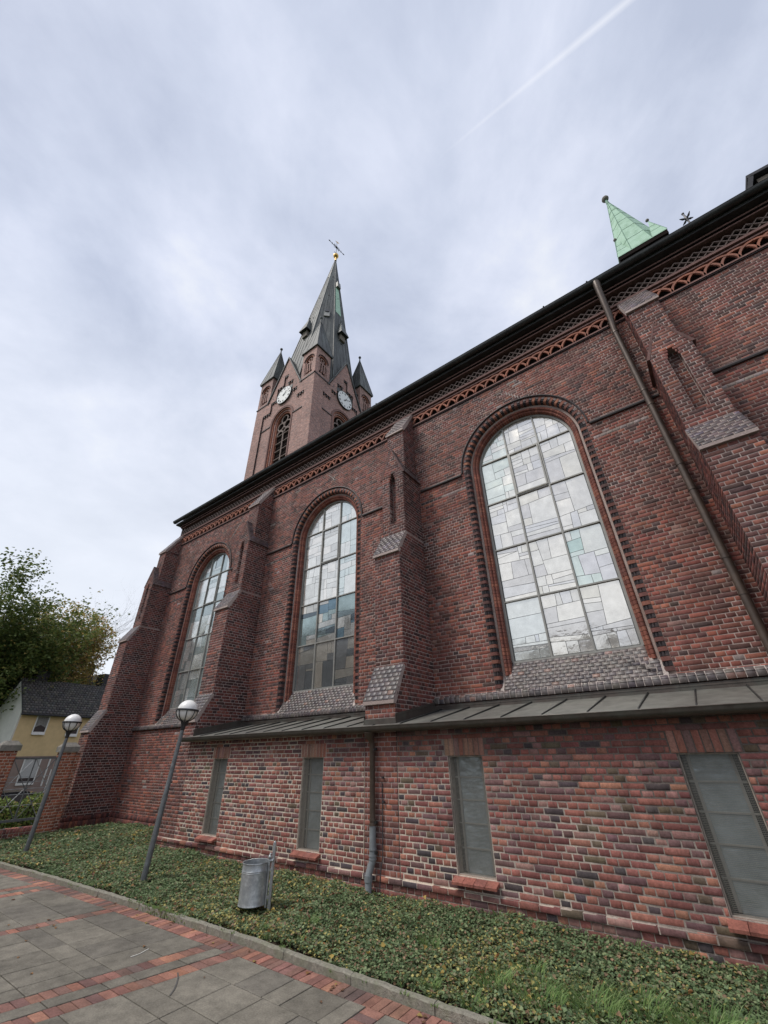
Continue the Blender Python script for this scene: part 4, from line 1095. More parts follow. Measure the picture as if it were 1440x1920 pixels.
# --- buttresses
def buttress(xr, zbase, left_vis=True, label=None):
    x0, x1 = xr - BWID, xr
    xc = (x0 + x1) / 2
    cw, dw = 0.345, 0.285       # half widths of the upper stages
    core = MB(); i_ = 0.0055
    # cores (mortar) per stage: profile in (y,z)
    core.prism([(6.65 + i_, zbase), (6.65 + i_, 2.82), (6.98 + i_, 3.48), (6.98 + i_, 6.02), (7.29 + i_, 6.62), (8.3, 6.62), (8.3, zbase)], x0 + i_, x1 - i_, lambda p, q, t: (t, p, q))
    # stage C with the niche: left post, right post, back, head
    cx0, cx1 = xc - cw, xc + cw; nh = 0.105
    for a, b in ((cx0 + i_, xc - nh - 0.002), (xc + nh + 0.002, cx1 - i_)):
        core.box(a, b, 7.30 + i_, 8.3, 6.62, 8.5)
    core.box(xc - nh - 0.002, xc + nh + 0.002, 7.47, 8.3, 6.62, 8.5)
    core.box(xc - nh - 0.002, xc + nh + 0.002, 7.30 + i_, 8.3, 6.62, 6.9)
    # gable
    core.prism([(cx0 + i_, 8.5), (cx1 - i_, 8.5), (xc, 9.26)], 7.30 + i_, 8.3, lambda p, q, t: (p, t, q))
    core.box(xc - dw + i_, xc + dw - i_, 7.52 + i_, 8.3, 8.4, 10.13)
    core.prism([(7.52 + i_, 10.12), (8.2, 11.15), (8.2, 10.0)], xc - dw + i_, xc + dw - i_, lambda p, q, t: (t, p, q))
    bt = core.build('buttress', 'mortar_pale', church)
    F = Bricks(); Sd = Bricks()
    X, Z, Nf = (1, 0, 0), (0, 0, 1), (0, -1, 0)
    def front(poly, y, v0, v1, pal='buttress'):
        r = course_rects(poly, v0, v1, CB); F.add((0, y, 0), X, Z, Nf, r, pick(len(r), pal))
    front([rect(x0, x1, zbase, 2.82)], 6.65, zbase, 2.82, 'annex_orange' if xr > -6 else 'buttress')
    front([rect(x0, x1, 3.45, 6.03)], 6.98, 3.45, 6.03)
    stepn = [(xc - nh, 6.98), (xc + nh, 6.98), (xc + nh, 8.28), (xc + nh * 0.75, 8.28), (xc + nh * 0.75, 8.36), (xc + nh * 0.5, 8.36), (xc + nh * 0.5, 8.435), (xc + 0.035, 8.435), (xc + 0.035, 8.51), (xc - 0.035, 8.51), (xc - 0.035, 8.435), (xc - nh * 0.5, 8.435), (xc - nh * 0.5, 8.36), (xc - nh * 0.75, 8.36), (xc - nh * 0.75, 8.28), (xc - nh, 8.28)]
    front([[(cx0, 6.6), (cx1, 6.6), (cx1, 8.50), (xc, 9.28), (cx0, 8.50)], stepn], 7.30, 6.6, 9.28)
    # niche back and cheeks
    front([rect(xc - nh, xc + nh, 6.98, 8.5)], 7.465, 6.98, 8.5, 'nave')
    front([rect(xc - dw, xc + dw, 8.45, 10.13)], 7.52, 8.45, 10.13)
    for s in (-1, 1):
        r = course_rects([rect(7.305, 7.46, 6.98, 8.4)], 6.98, 8.4, CB, st=0.26)
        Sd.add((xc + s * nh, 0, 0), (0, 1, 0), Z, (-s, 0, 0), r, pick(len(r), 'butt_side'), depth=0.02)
    # niche sill
    r = course_rects([rect(xc - nh, xc + nh, 0, 0.22)], 0, 0.22, 0, st=0.13, mode='stretch')
    F.add((0, 7.30, 6.86), X, (0, 0.72, 0.69), (0, -0.69, 0.72), r, pick(len(r), 'dark'))
    # sides
    sideA = [(6.65, zbase), (6.65, 2.82), (6.98, 3.49), (6.98, 6.03), (7.30, 6.62), (8.13, 6.62), (8.13, zbase)]
    for s, xs in ((1, x1), (-1, x0)):
        r = course_rects([sideA], zbase, 6.60, CB)
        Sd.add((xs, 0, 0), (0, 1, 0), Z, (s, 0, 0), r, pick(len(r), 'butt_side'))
        r = course_rects([rect(7.30, 8.13, 6.60, 8.45)], 6.60, 8.45, CB)
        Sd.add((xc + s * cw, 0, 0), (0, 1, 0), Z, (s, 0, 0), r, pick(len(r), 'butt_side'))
        r = course_rects([[(7.52, 8.45), (8.13, 8.45), (8.13, 11.1), (7.52, 10.13)]], 8.45, 11.0, CB)
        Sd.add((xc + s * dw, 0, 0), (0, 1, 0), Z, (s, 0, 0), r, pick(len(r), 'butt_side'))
    F.build('front_brickwork', 'brick', bt); Sd.build('side_brickwork', 'brick', bt)
    # glazed weatherings
    G = Bricks()
    def cap(xa, xb, ya, za, yb, zb, rows, lip=0.05, pal='sill'):
        L = math.hypot(yb - ya, zb - za); vy, vz = (yb - ya) / L, (zb - za) / L
        r = course_rects([rect(xa, xb, 0, L)], 0, L, 0, c=L / rows, st=0.135, mode='stretch', joint=0.012)
        G.add((0, ya, za), X, (0, vy, vz), (0, -vz, vy), r, pick(len(r), pal), 0.012, 0.05)
        gm = MB(); gm.prism([(ya, za), (yb, zb), (yb + 0.06, zb - 0.02), (ya + 0.08, za - 0.06), (ya - 0.002, za - 0.06)], xa + 0.004, xb - 0.004, lambda p, q, t: (t, p, q)); gm.build('weathering_bed', 'mortar_pale', bt)
    cap(x0 - 0.02, x1 + 0.006, 6.60, 2.83, 6.975, 3.50, 8)
    cap(x0 - 0.02, x1 + 0.006, 6.93, 6.03, 7.295, 6.63, 8, pal='dark')
    cap(xc - dw - 0.03, xc + dw + 0.03, 7.47, 10.12, 8.13, 11.20, 13, pal='dark')
    # gable slopes
    for s in (-1, 1):
        ex, ez = xc + s * (cw + 0.055), 8.42; rx, rz = xc, 9.33
        L = math.hypot(ex - rx, rz - ez); v = ((rx - ex) / L, 0, (rz - ez) / L); n = (s * (rz - ez) / L, 0, abs(rx - ex) / L)
        r = course_rects([rect(7.305, 8.14, 0, L)], 0, L, 0, c=L / 11, st=0.13, mode='stretch', joint=0.012)
        G.add((ex, 0, ez), (0, 1, 0), v, n, r, pick(len(r), 'dark'), 0.004, 0.012)
        cb = MB(); cb.col = (0.16, 0.085, 0.075); cb.prism([(ex, ez), (rx, rz - 0.005), (rx, rz - 0.055), (ex - s * 0.06, ez - 0.005)], 7.296, 8.14, lambda p, q, t: (p, t, q)); cb.build('coping_bed', 'brick', bt)
    cb = MB(); cb.col = (0.14, 0.08, 0.07); cb.tube([(xc, 7.31, 9.315), (xc, 7.54, 9.315)], 0.022, 8); cb.build('coping_ridge', 'brick', bt)
    G.build('weathering_bricks', 'brick_glazed', bt)
    return bt
for xr in BUT:
    buttress(xr, 0.30 if xr > -17 else 0.1)
# foot mouldings of the far corner buttress
bk = Bricks()
rowlock(bk, 6.6, 8.02, (-17.95, 0, 0), (0, 1, 0), (0, 0, 1), (1, 0, 0), 0.24, 0.36, 'butt_side', proud=0.05, depth=0.1)
rowlock(bk, 6.55, 8.02, (-17.95, 0, 0), (0, 1, 0), (0, 0, 1), (1, 0, 0), 0.05, 0.24, 'buttress', proud=0.10, depth=0.15)
rowlock(bk, -18.75, -17.85, (0, 6.65, 0), (1, 0, 0), (0, 0, 1), (0, -1, 0), 0.05, 0.24, 'buttress', proud=0.10, depth=0.15)
bk.build('foot_moulding', 'brick', nave_wall)

# --- low annex along the foot of the wall
AX0, AX1 = -11.27, 9.0
BWN = [(-10.18, -9.61), (-7.08, -6.50), (-3.74, -3.155), (-0.60, -0.005), (2.6, 3.2)]
ZB, ZT = CB, CB + 19 * CH
aw = MB()
segx = [(-11.27, -5.467), (-4.735, 1.03), (1.77, AX1)]
for sa, sb_ in segx:
    apoly = [rect(sa, sb_, -0.1, 2.42)] + [rect(a, b, ZB, ZT) for a, b in BWN if a > sa and b < sb_]
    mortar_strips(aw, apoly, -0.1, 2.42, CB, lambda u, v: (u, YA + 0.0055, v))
aw.box(-11.98, AX1, YA + 0.25, YA + 0.3, -0.1, 2.42)
for a, b in BWN:
    aw.poly([(a, YA + 0.008, ZB), (a, YA + 0.26, ZB), (a, YA + 0.26, ZT), (a, YA + 0.008, ZT)])
    aw.poly([(b, YA + 0.008, ZB), (b, YA + 0.26, ZB), (b, YA + 0.26, ZT), (b, YA + 0.008, ZT)])
    aw.poly([(a, YA + 0.008, ZT), (b, YA + 0.008, ZT), (b, YA + 0.26, ZT), (a, YA + 0.26, ZT)])
    aw.poly([(a, YA + 0.008, ZB), (b, YA + 0.008, ZB), (b, YA + 0.26, ZB), (a, YA + 0.26, ZB)])
# plinth bodies
aw.box(-12.0, AX1, YA - 0.034, YA + 0.02, CB - 3 * CH + 0.006, CB - 2 * CH - 0.006)
aw.box(-12.0, AX1, YA - 0.002, YA + 0.02, -0.1, CB - 3 * CH)
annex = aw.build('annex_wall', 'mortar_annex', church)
LZ = ZT + 0.245
runs = []
holes = [rect(a - 0.0, b + 0.0, ZB, ZT) for a, b in BWN] + [rect(a - 0.06, b + 0.06, ZT, LZ + 0.003) for a, b in BWN]
allr = []
for a, b in segx:
    allr.append(course_rects([rect(a, b, CB - 2 * CH, 2.40)] + [h for h in holes if h[0][0] > a and h[1][0] < b], CB - 2 * CH, 2.40, CB, joint=0.013))
R_ = np.concatenate(allr)
R_ = R_[(R_[:, 1] - R_[:, 0]) > 0.03]
cols = pick(len(R_), 'annex')
# plinth course and foot
pl = course_rects([rect(-12.0, AX1, CB - 3 * CH, CB - 2 * CH)], CB - 3 * CH, CB - 2 * CH, CB - 3 * CH, mode='stretch', joint=0.012)
ft = course_rects([rect(-12.0, AX1, -0.1, CB - 3 * CH)], -0.1, CB - 3 * CH, CB - 3 * CH, joint=0.012)
A1 = Bricks(); A1.add((0, YA, 0), (1, 0, 0), (0, 0, 1), (0, -1, 0), R_, cols, bulge=0.0045, jit=0.0035, ch=0.006)
A2 = Bricks(); A2.add((0, YA - 0.042, 0), (1, 0, 0), (0, 0, 1), (0, -1, 0), pl, pick(len(pl), 'annex'), jit=0.004, bulge=0.006, depth=0.05, ch=0.008)
A2.add((0, YA - 0.010, 0), (1, 0, 0), (0, 0, 1), (0, -1, 0), ft, pick(len(ft), 'annex'), jit=0.003, bulge=0.004)
A2.build('plinth_bricks', 'brick_annex', annex)
V, C = A1.arrays()
cen = V.mean(1); dd = np.linalg.norm(cen - np.array([0, 0, 2.0]), axis=1)
dd = np.where(cen[:, 0] > 0.75, 99, dd)
order = np.argsort(dd); near = set(order[:300].tolist())
for i in order[:300]:
    np_mesh('brick', V[i], BRK_F, np.repeat(C[i:i + 1], 9, 0), 'brick_annex', annex)
rest = np.array([i for i in range(len(V)) if i not in near])
F_ = (BRK_F[None] + 12 * np.arange(len(rest))[:, None, None]).reshape(-1, 4)
np_mesh('annex_brickwork', V[rest].reshape(-1, 3), F_, np.repeat(C[rest], 9, 0), 'brick_annex', annex, 'stuff')

def basement_window(a, b):
    m_ = MB()
    y = YA + 0.055
    t = 0.015
    m_.box(a + 0.003, a + t, y - 0.02, y + 0.06, ZB + 0.003, ZT - 0.003); m_.box(b - t, b - 0.003, y - 0.02, y + 0.06, ZB + 0.003, ZT - 0.003)
    m_.box(a + t, b - t, y - 0.02, y + 0.06, ZT - t, ZT - 0.003); m_.box(a + t, b - t, y - 0.02, y + 0.06, ZB + 0.003, ZB + t)
    # inner frame and glazing bars
    yi = YA + 0.17
    m_.box(a + 0.07, a + 0.10, yi - 0.02, yi + 0.02, ZB + 0.02, ZT - 0.02, 1); m_.box(b - 0.10, b - 0.07, yi - 0.02, yi + 0.02, ZB + 0.02, ZT - 0.02, 1)
    for k in range(1, 5):
        z = ZB + (ZT - ZB) * k / 5
        m_.box(a + 0.02, b - 0.02, yi - 0.016, yi + 0.016, z - 0.009, z + 0.009, 1)
    o = m_.build('basement_window', ['frame_rust', 'frame_grey'], church)
    for k in range(5):
        z0, z1 = ZB + (ZT - ZB) * k / 5, ZB + (ZT - ZB) * (k + 1) / 5
        g = MB(); g.box(a + 0.10, b - 0.10, yi - 0.003, yi + 0.003, z0 + 0.008, z1 - 0.008)
        g.box(a + 0.012, a + 0.07, yi - 0.002, yi + 0.003, z0 + 0.008, z1 - 0.008, 1); g.box(b - 0.07, b - 0.012, yi - 0.002, yi + 0.003, z0 + 0.008, z1 - 0.008, 1)
        g.build('glass_pane', ['glass_basement', 'glass_dark'], o)
    w_ = MB(); yw = YA + 0.045
    x = a + t
    while x < b - t: w_.box(x, x + 0.0020, yw, yw + 0.0016, ZB + 0.02, ZT - 0.02); x += 0.0135
    z = ZB + t
    while z < ZT - t: w_.box(a + 0.02, b - 0.02, yw - 0.0018, yw - 0.0002, z, z + 0.0032); z += 0.0155
    w_.build('wire_grille', 'wire', o, kind='stuff')
    # sloping sill of red tiles
    n = 4; e_ = np.linspace(a - 0.045, b + 0.045, n + 1)
    for i in range(n):
        s_ = MB(); s_.col = tuple(np.array([(0.31, 0.115, 0.085), (0.28, 0.10, 0.075), (0.25, 0.095, 0.075)][i % 3]) * random.uniform(0.9, 1.1))
        p, q = e_[i] + 0.003, e_[i + 1] - 0.003
        s_.prism([(YA - 0.115, ZB - 0.085), (YA - 0.118, ZB - 0.055), (YA - 0.10, ZB - 0.045), (YA + 0.05, ZB + 0.006), (YA + 0.05, ZB - 0.035)], p, q, lambda u, v, t: (t, u, v))
        s_.build('sill_tile', 'brick_annex', o)
    # soldier lintel
    n = 8; e_ = np.linspace(a - 0.055, b + 0.055, n + 1)
    for i in range(n):
        s_ = Bricks(); s_.add((0, YA, 0), (1, 0, 0), (0, 0, 1), (0, -1, 0), np.array([(e_[i] + 0.006, e_[i + 1] - 0.006, ZT + 0.004, LZ - 0.006)]), pick(1, 'lintel'), 0.002, 0.1, 0.006)
        s_.build('lintel_brick', 'brick_annex', o, kind=None)
    return o
for a, b in BWN: basement_window(a, b)

# annex roof
RY0, RZ0, RY1, RZ1 = 6.47, 2.405, 8.06, 2.715
sl = (RZ1 - RZ0) / (RY1 - RY0)
def ridge_pts(x0, x1): pass
ar_ = MB()
ar_.prism([(RY0 + 0.01, RZ0 - 0.03), (RY0 + 0.01, RZ0 - 0.006), (8.12, RZ1 + sl * 0.05 - 0.006), (8.12, 2.3), (6.66, 2.3), (6.66, 2.36)], -11.40, AX1, lambda p, q, t: (t, p, q))
annex_roof = ar_.build('annex_roof', 'gutter_dark', church)
seams = []
x = 0.3997 + 0.622 * 14
while x > -11.3: seams.append(x); x -= 0.622
seams.append(-11.42)
for xb, xa in zip(seams[:-1], seams[1:]):
    spans = [(xa, xb)]
    m_ = MB(); dz = random.uniform(-0.001, 0.002)
    m_.hexa([(xa + 0.002, RY0, RZ0 - 0.004), (xb - 0.002, RY0, RZ0 - 0.004), (xb - 0.002, RY1 + 0.05, RZ1 + sl * 0.05 - 0.004), (xa + 0.002, RY1 + 0.05, RZ1 + sl * 0.05 - 0.004),
             (xa + 0.002, RY0, RZ0 + dz), (xb - 0.002, RY0, RZ0 + dz), (xb - 0.002, RY1 + 0.05, RZ1 + sl * 0.05 + dz), (xa + 0.002, RY1 + 0.05, RZ1 + sl * 0.05 + dz)])
    m_.build('roof_panel', 'roof_metal', annex_roof)
    m_ = MB(); y0 = RY0 + 0.02
    m_.hexa([(xb - 0.012, y0 + 0.03, RZ0), (xb + 0.012, y0 + 0.03, RZ0), (xb + 0.012, 8.06, RZ1), (xb - 0.012, 8.06, RZ1),
             (xb - 0.007, y0 + 0.07, RZ0 + 0.034), (xb + 0.007, y0 + 0.07, RZ0 + 0.034), (xb + 0.007, 8.06, RZ1 + 0.03), (xb - 0.007, 8.06, RZ1 + 0.03)])
    m_.build('standing_seam', 'gutter_dark', annex_roof)
fl = MB()
for a, b in segs:
    if a < -12: continue
    x = a
    while x < b - 0.01:
        x2 = min(b, x + 1.45)
        fl.box(x + 0.002, x2 - 0.002, YN - 0.052, YN - 0.02, RZ1 - 0.01, 2.815)
        fl.box(x + 0.002, x2 - 0.002, YN - 0.058, YN - 0.051, 2.77, 2.79)
        x = x2
# flashings up the buttress sides and over their fronts
for xr in (-4.745, 1.755, -11.27):
    for s, xx in ((1, xr), (-1, xr - BWID)):
        if xr < -11 and s < 0: continue
        z0 = lambda y: RZ0 + (y - RY0) * sl
        P = [(6.63, z0(6.63) - 0.01), (8.08, z0(8.08) - 0.01), (8.08, z0(8.08) + 0.16), (6.63, z0(6.63) + 0.16)]
        a, b = (xx, xx + 0.014) if s > 0 else (xx - 0.014, xx)
        fl.prism(P, a, b, lambda p, q, t: (t, p, q))
        P = [(6.63, z0(6.63) + 0.12), (8.08, z0(8.08) + 0.12), (8.08, z0(8.08) + 0.135), (6.63, z0(6.63) + 0.135)]
        a, b = (xx, xx + 0.022) if s > 0 else (xx - 0.022, xx)
        fl.prism(P, a, b, lambda p, q, t: (t, p, q))
    if xr > -11:
        fl.box(xr - BWID - 0.016, xr + 0.016, 6.632, 6.648, 2.40, 2.53); fl.box(xr - BWID - 0.016, xr + 0.016, 6.622, 6.634, 2.40, 2.455)
fl.build('flashing', 'copper_brown', annex_roof)
gt = MB(); gutter(gt, -11.46, AX1, 6.44, 2.385, 0.078)
xx = -10.9
while xx < AX1:
    gt.prism([(6.44 + 0.082 * math.cos(a), 2.385 - 0.082 * math.sin(a)) for a in [math.pi * j / 8 for j in range(9)]], xx, xx + 0.03, lambda p, q, t: (t, p, q))
    xx += 0.83
gt.build('annex_gutter', 'copper_brown', church, smooth=True)

# --- downpipes
dp = MB(); px_ = -5.215
dp.tube([(px_, 6.47, 2.33), (px_, 6.50, 2.24), (px_, 6.53, 2.20), (px_, 6.56, 2.12), (px_, 6.57, 0.95)], [0.10, 0.085, 0.058, 0.047, 0.047], 14, 0)
dp.tube([(px_, 6.57, 0.96), (px_, 6.57, 0.55), (px_ - 0.005, 6.565, 0.50), (px_ - 0.035, 6.52, 0.36), (px_ - 0.04, 6.51, 0.31), (px_ - 0.04, 6.51, 0.02)], [0.055] * 6, 14, 1)
for z, m, r in ((2.02, 0, 0.052), (1.02, 0, 0.056), (0.955, 0, 0.060), (1.72, 0, 0.050)): dp.tube([(px_, 6.568, z), (px_, 6.568, z + 0.03)], r, 14, m)
for z in (0.52, 0.56, 0.64): dp.tube([(px_, 6.57, z), (px_, 6.57, z + 0.02)], 0.064, 14, 1)
dp.tube([(px_ - 0.04, 6.51, 0.26), (px_ - 0.04, 6.51, 0.34)], 0.063, 14, 1)
pipe = dp.build('downpipe', ['pipe_brown', 'pipe_grey'], church, smooth=True); pipe['label'] = 'short brown downpipe with a grey foot beside the bin'
mb = MB()
for z in (2.03, 0.99, 0.60): mb.tube([(px_, 6.62, z + 0.01), (px_ + 0.0, 6.66, z + 0.01)], 0.012, 6); mb.box(px_ + 0.04, px_ + 0.085, 6.55, 6.60, z - 0.005, z + 0.03)
mb.build('pipe_clamp', 'gutter_dark', pipe)
mb = MB(); mb.tube([(-5.06, 6.635, 1.55), (-5.055, 6.63, 1.0), (-5.06, 6.63, 0.55), (-5.09, 6.60, 0.35), (-5.09, 6.58, 0.05)], 0.008, 6)
mb.tube([(-5.03, 6.64, 1.62), (-5.03, 6.60, 1.62)], 0.018, 8); mb.tube([(-5.02, 6.64, 1.28), (-5.02, 6.60, 1.28)], 0.018, 8)
mb.build('lightning_wire', 'iron', church)
dp = MB(); q = 0.83
dp.tube([(q + 0.06, YN - 0.37, 11.84), (q + 0.06, YN - 0.37, 11.74), (q + 0.05, YN - 0.36, 11.60), (q + 0.03, YN - 0.22, 10.75), (q, YN - 0.13, 10.30), (q, YN - 0.13, 2.72)], [0.085, 0.085, 0.075, 0.068, 0.062, 0.062], 16)
z = 10.25
for z in (10.55, 10.2, 8.3, 7.9, 6.4, 5.85, 4.55, 3.95): dp.tube([(q, YN - 0.13, z), (q, YN - 0.13, z + 0.035)], 0.070, 16)
pipe2 = dp.build('downpipe', 'pipe_brown', church, smooth=True); pipe2['label'] = 'long brown downpipe from the eaves beside the right buttress'
mb = MB()
for z in (10.2, 7.9, 5.85, 3.95): mb.box(q - 0.012, q + 0.012, YN - 0.08, YN, z, z + 0.03)
mb.build('pipe_clamp', 'gutter_dark', pipe2)
# conductor wire down the left of the pipe at the hidden corner
mb = MB(); mb.box(X0 + 0.02, X0 + 0.09, YN - 0.04, YN - 0.005, 8.2, 11.75); mb.build('conductor', 'gutter_dark', church)

# ------------------------------------------------------------------ bell tower
TX0, TX1, TY0, TY1 = -27.9, -19.7, 16.48, 24.68
TCX, TCY = (TX0 + TX1) / 2, (TY0 + TY1) / 2
TH = (TX1 - TX0) / 2
def face_fn(k):
    # local (u, d, z): u along the face, d outward ; k 0 south, 1 east, 2 north, 3 west
    a = k * math.pi / 2
    def fn(p):
        x, y = p[0], -(TH + p[1])
        return (TCX + x * math.cos(a) - y * math.sin(a), TCY + x * math.sin(a) + y * math.cos(a), p[2])
    return fn
tw = MB(); tw.box(TX0 + 0.65, TX1 - 0.65, TY0 + 0.65, TY1 - 0.65, 0, 31.9)
tower = tw.build('bell_tower', ['black_gap'], church)
tower['label'] = 'square brick bell tower with clocks and slender grey spire'
GE, GA, GW = 31.9, 36.75, 2.15          # gable eaves, apex, half width
OPW, OPS, OPB = 0.93, 27.55, 23.4       # belfry opening
HC = 0.32                               # opening centre is slightly right of the face centre (u)
def tower_face(k):
    f = MB(face_fn(k))
    uc = 0.0
    outline = [(-4.1, 0), (4.1, 0), (4.1, GE), (GW, GE), (0, GA), (-GW, GE), (-4.1, GE)]
    op = arch_poly(uc, OPW, OPB, OPS, 24)
    step = [(-2.9, 14), (2.9, 14), (2.9, 30.35), (1.85, 30.35), (1.85, 31.55), (1.15, 31.55), (1.15, 33.0), (0.28, 33.0), (0.28, 34.3), (-0.28, 34.3), (-0.28, 33.0), (-1.15, 33.0), (-1.15, 31.55), (-1.85, 31.55), (-1.85, 30.35), (-2.9, 30.35)]
    bigop = arch_poly(uc, 1.42, OPB - 0.25, 28.45, 24)
    # outer leaf with stepped recess
    zs = sorted(set([0, 14, 23.15, 23.4, 30.35, 31.55, 33.0, 34.3, GE, GA] + [27 + 0.1 * i for i in range(30)] + [GE + (GA - GE) * i / 24 for i in range(24)]))
    def strips(polys, d, zmin, zmax):
        zz = [z for z in zs if zmin <= z <= zmax]
        for a, b in zip(zz[:-1], zz[1:]):
            for x0, x1 in poly_intervals(polys, (a + b) / 2):
                f.poly([(x0, d, a), (x1, d, a), (x1, d, b), (x0, d, b)])
    for x0, z0, x1, z1 in [(a[0], a[1], b[0], b[1]) for a, b in zip(step, step[1:] + step[:1])]:
        f.poly([(x0, 0, z0), (x1, 0, z1), (x1, -0.14, z1), (x0, -0.14, z0)], 1)
    strips([outline, step], 0, 0, GA)
    strips([step, bigop], -0.14, 14, 34.3)
    for z in (30.35, 31.55, 33.0, 34.3):
        for s in (-1, 1):
            w = {30.35: (1.85, 2.9), 31.55: (1.15, 1.85), 33.0: (0.28, 1.15), 34.3: (0, 0.28)}[z]
            n = max(1, int((w[1] - w[0]) / 0.32))
            for i in range(n):   # little corbels hanging in the step
                a = w[0] + (w[1] - w[0]) * (i + 0.2) / n; b = a + 0.14
                f.box(s * a if s > 0 else -b, s * b if s > 0 else -a, -0.14, -0.02, z - 0.22, z, 1)
    # belfry arch orders
    for (r0, r1, d0, d1, m) in ((1.36, 1.50, -0.2, -0.08, 3), (1.22, 1.36, -0.5, -0.2, 2), (1.08, 1.22, -0.5, -0.3, 0), (0.93, 1.08, -0.62, -0.4, 2)):
        sp = 28.45
        for s in (-1, 1):
            a, b = uc + s * r0, uc + s * r1
            f.box(min(a, b), max(a, b), d0, d1, OPB - 0.2, sp, m)
        for i in range(20):
            A, B = math.pi * i / 20, math.pi * (i + 1) / 20
            P = []
            for d in (d0, d1):
                for (r, t) in ((r0, A), (r1, A), (r1, B), (r0, B)): P.append((uc + r * math.cos(t), d, sp + r * math.sin(t)))
            f.hexa(P, m)
    # hood string
    for i in range(24):
        A, B = math.pi * i / 24, math.pi * (i + 1) / 24
        P = []
        for d in (-0.15, -0.07):
            for (r, t) in ((1.5, A), (1.6, A), (1.6, B), (1.5, B)): P.append((uc + r * math.cos(t), d, 28.45 + r * math.sin(t)))
        f.hexa(P, 3)
    for s in (-1, 1):
        a, b = s * 1.55, s * 2.9
        f.box(min(a, b), max(a, b), -0.15, -0.07, 28.38, 28.46, 1)
    # string under the pinnacles
    for s in (-1, 1):
        f.box(min(s * 2.1, s * 4.16), max(s * 2.1, s * 4.16), -0.05, 0.06, GE - 0.1, GE + 0.02, 1)
    # gable coping
    for s in (-1, 1):
        P = [(s * (GW + 0.25), GE - 0.28), (0, GA + 0.02), (0, GA + 0.22), (s * (GW + 0.25), GE - 0.05)]
        f.prism(P, -0.25, 0.12, lambda p, q, t: (p, t, q), 4)
    o = f.build('tower_wall', ['tower_brick', 'string_dark', 'orange_arch', 'pink_band', 'lead_roof'], tower)
    # tracery
    t_ = MB(face_fn(k)); d0, d1 = -0.60, -0.50
    t_.box(-0.06, 0.06, d0, d1, OPB, 27.3)
    for s in (-1, 1):
        for z in (24.3, 25.2, 26.1, 27.0): t_.box(min(s * 0.06, s * 0.88), max(s * 0.06, s * 0.88), d0, d1, z, z + 0.06)
        cx = s * 0.46
        for i in range(12):
            A, B = math.pi * i / 12, math.pi * (i + 1) / 12; P = []
            for d in (d0, d1):
                for (r, t) in ((0.36, A), (0.50, A), (0.50, B), (0.36, B)): P.append((cx + r * math.cos(t), d, 27.1 + r * math.sin(t)))
            t_.hexa(P)
    for (cx, cz, r) in ((-0.44, 28.05, 0.36), (0.44, 28.05, 0.36), (0.0, 28.82, 0.36)):
        for i in range(16):
            A, B = 2 * math.pi * i / 16, 2 * math.pi * (i + 1) / 16; P = []
            for d in (d0, d1):
                for (q, t) in ((r, A), (r + 0.12, A), (r + 0.12, B), (r, B)): P.append((cx + q * math.cos(t), d, cz + q * math.sin(t)))
            t_.hexa(P)
    t_.build('tracery', 'tracery', tower)
    # dark interior sheet with louvres
    l_ = MB(face_fn(k)); l_.box(-1.1, 1.1, -0.72, -0.68, OPB - 0.3, 29.6)
    z = OPB
    while z < 29.2: l_.box(-1.0, 1.0, -0.68, -0.62, z, z + 0.05); z += 0.32
    l_.build('belfry_louvre', 'black_gap', tower)
    # sloping sill of the opening
    s_ = MB(face_fn(k)); s_.prism([(-0.6, OPB + 0.25), (0.05, OPB - 0.45), (-0.6, OPB - 0.45)], -1.5, 1.5, lambda p, q, t: (t, p, q)); s_.build('belfry_sill', 'tracery', tower)
    # clock
    c = MB(face_fn(k)); CR, CZ = 0.98, 31.55 - 0.0
    N = 40
    c.m = 0
    c.prism([(CR * math.cos(2 * math.pi * i / N), CZ + CR * math.sin(2 * math.pi * i / N)) for i in range(N)], -0.14, 0.03, lambda p, q, t: (p, t, q), 0)
    for i in range(N):
        A, B = 2 * math.pi * i / N, 2 * math.pi * (i + 1) / N; P = []
        for d in (-0.1, 0.045):
            for (q, t) in ((CR, A), (CR + 0.05, A), (CR + 0.05, B), (CR, B)): P.append((q * math.cos(t), d, CZ + q * math.sin(t)))
        c.hexa(P, 2)
    NUM = ['XII', 'I', 'II', 'III', 'IIII', 'V', 'VI', 'VII', 'VIII', 'IX', 'X', 'XI']
    def stroke(x0, y0, x1, y1, w, ang, R):
        # stroke given in numeral space (x right, y up towards the rim)
        ca, sa = math.cos(ang), math.sin(ang)
        def tr(x, y): yy = R + y; return (yy * sa + x * ca, CZ + yy * ca - x * sa)
        L = math.hypot(x1 - x0, y1 - y0); nx_, ny_ = -(y1 - y0) / L * w / 2, (x1 - x0) / L * w / 2
        q = [tr(x0 + nx_, y0 + ny_), tr(x1 + nx_, y1 + ny_), tr(x1 - nx_, y1 - ny_), tr(x0 - nx_, y0 - ny_)]
        c.hexa([(p[0], 0.03, p[1]) for p in q] + [(p[0], 0.04, p[1]) for p in q], 1)
    for i, s in enumerate(NUM):
        ang = math.radians(30 * i); wd = {'I': 0.055, 'V': 0.12, 'X': 0.12}; tot = sum(wd[ch] for ch in s); x = -tot / 2; H = 0.20
        for ch in s:
            w = wd[ch]; xm_ = x + w / 2
            if ch == 'I': stroke(xm_, 0, xm_, H, 0.032, ang, 0.68)
            elif ch == 'V': stroke(xm_ - 0.045, H, xm_, 0, 0.030, ang, 0.68); stroke(xm_ + 0.045, H, xm_, 0, 0.022, ang, 0.68)
            else: stroke(xm_ - 0.045, H, xm_ + 0.045, 0, 0.030, ang, 0.68); stroke(xm_ + 0.045, H, xm_ - 0.045, 0, 0.022, ang, 0.68)
            x += w
    cf = c.build('clock_face', ['white_frame', 'iron', 'gutter_dark'], tower)
    hnd = MB(face_fn(k))
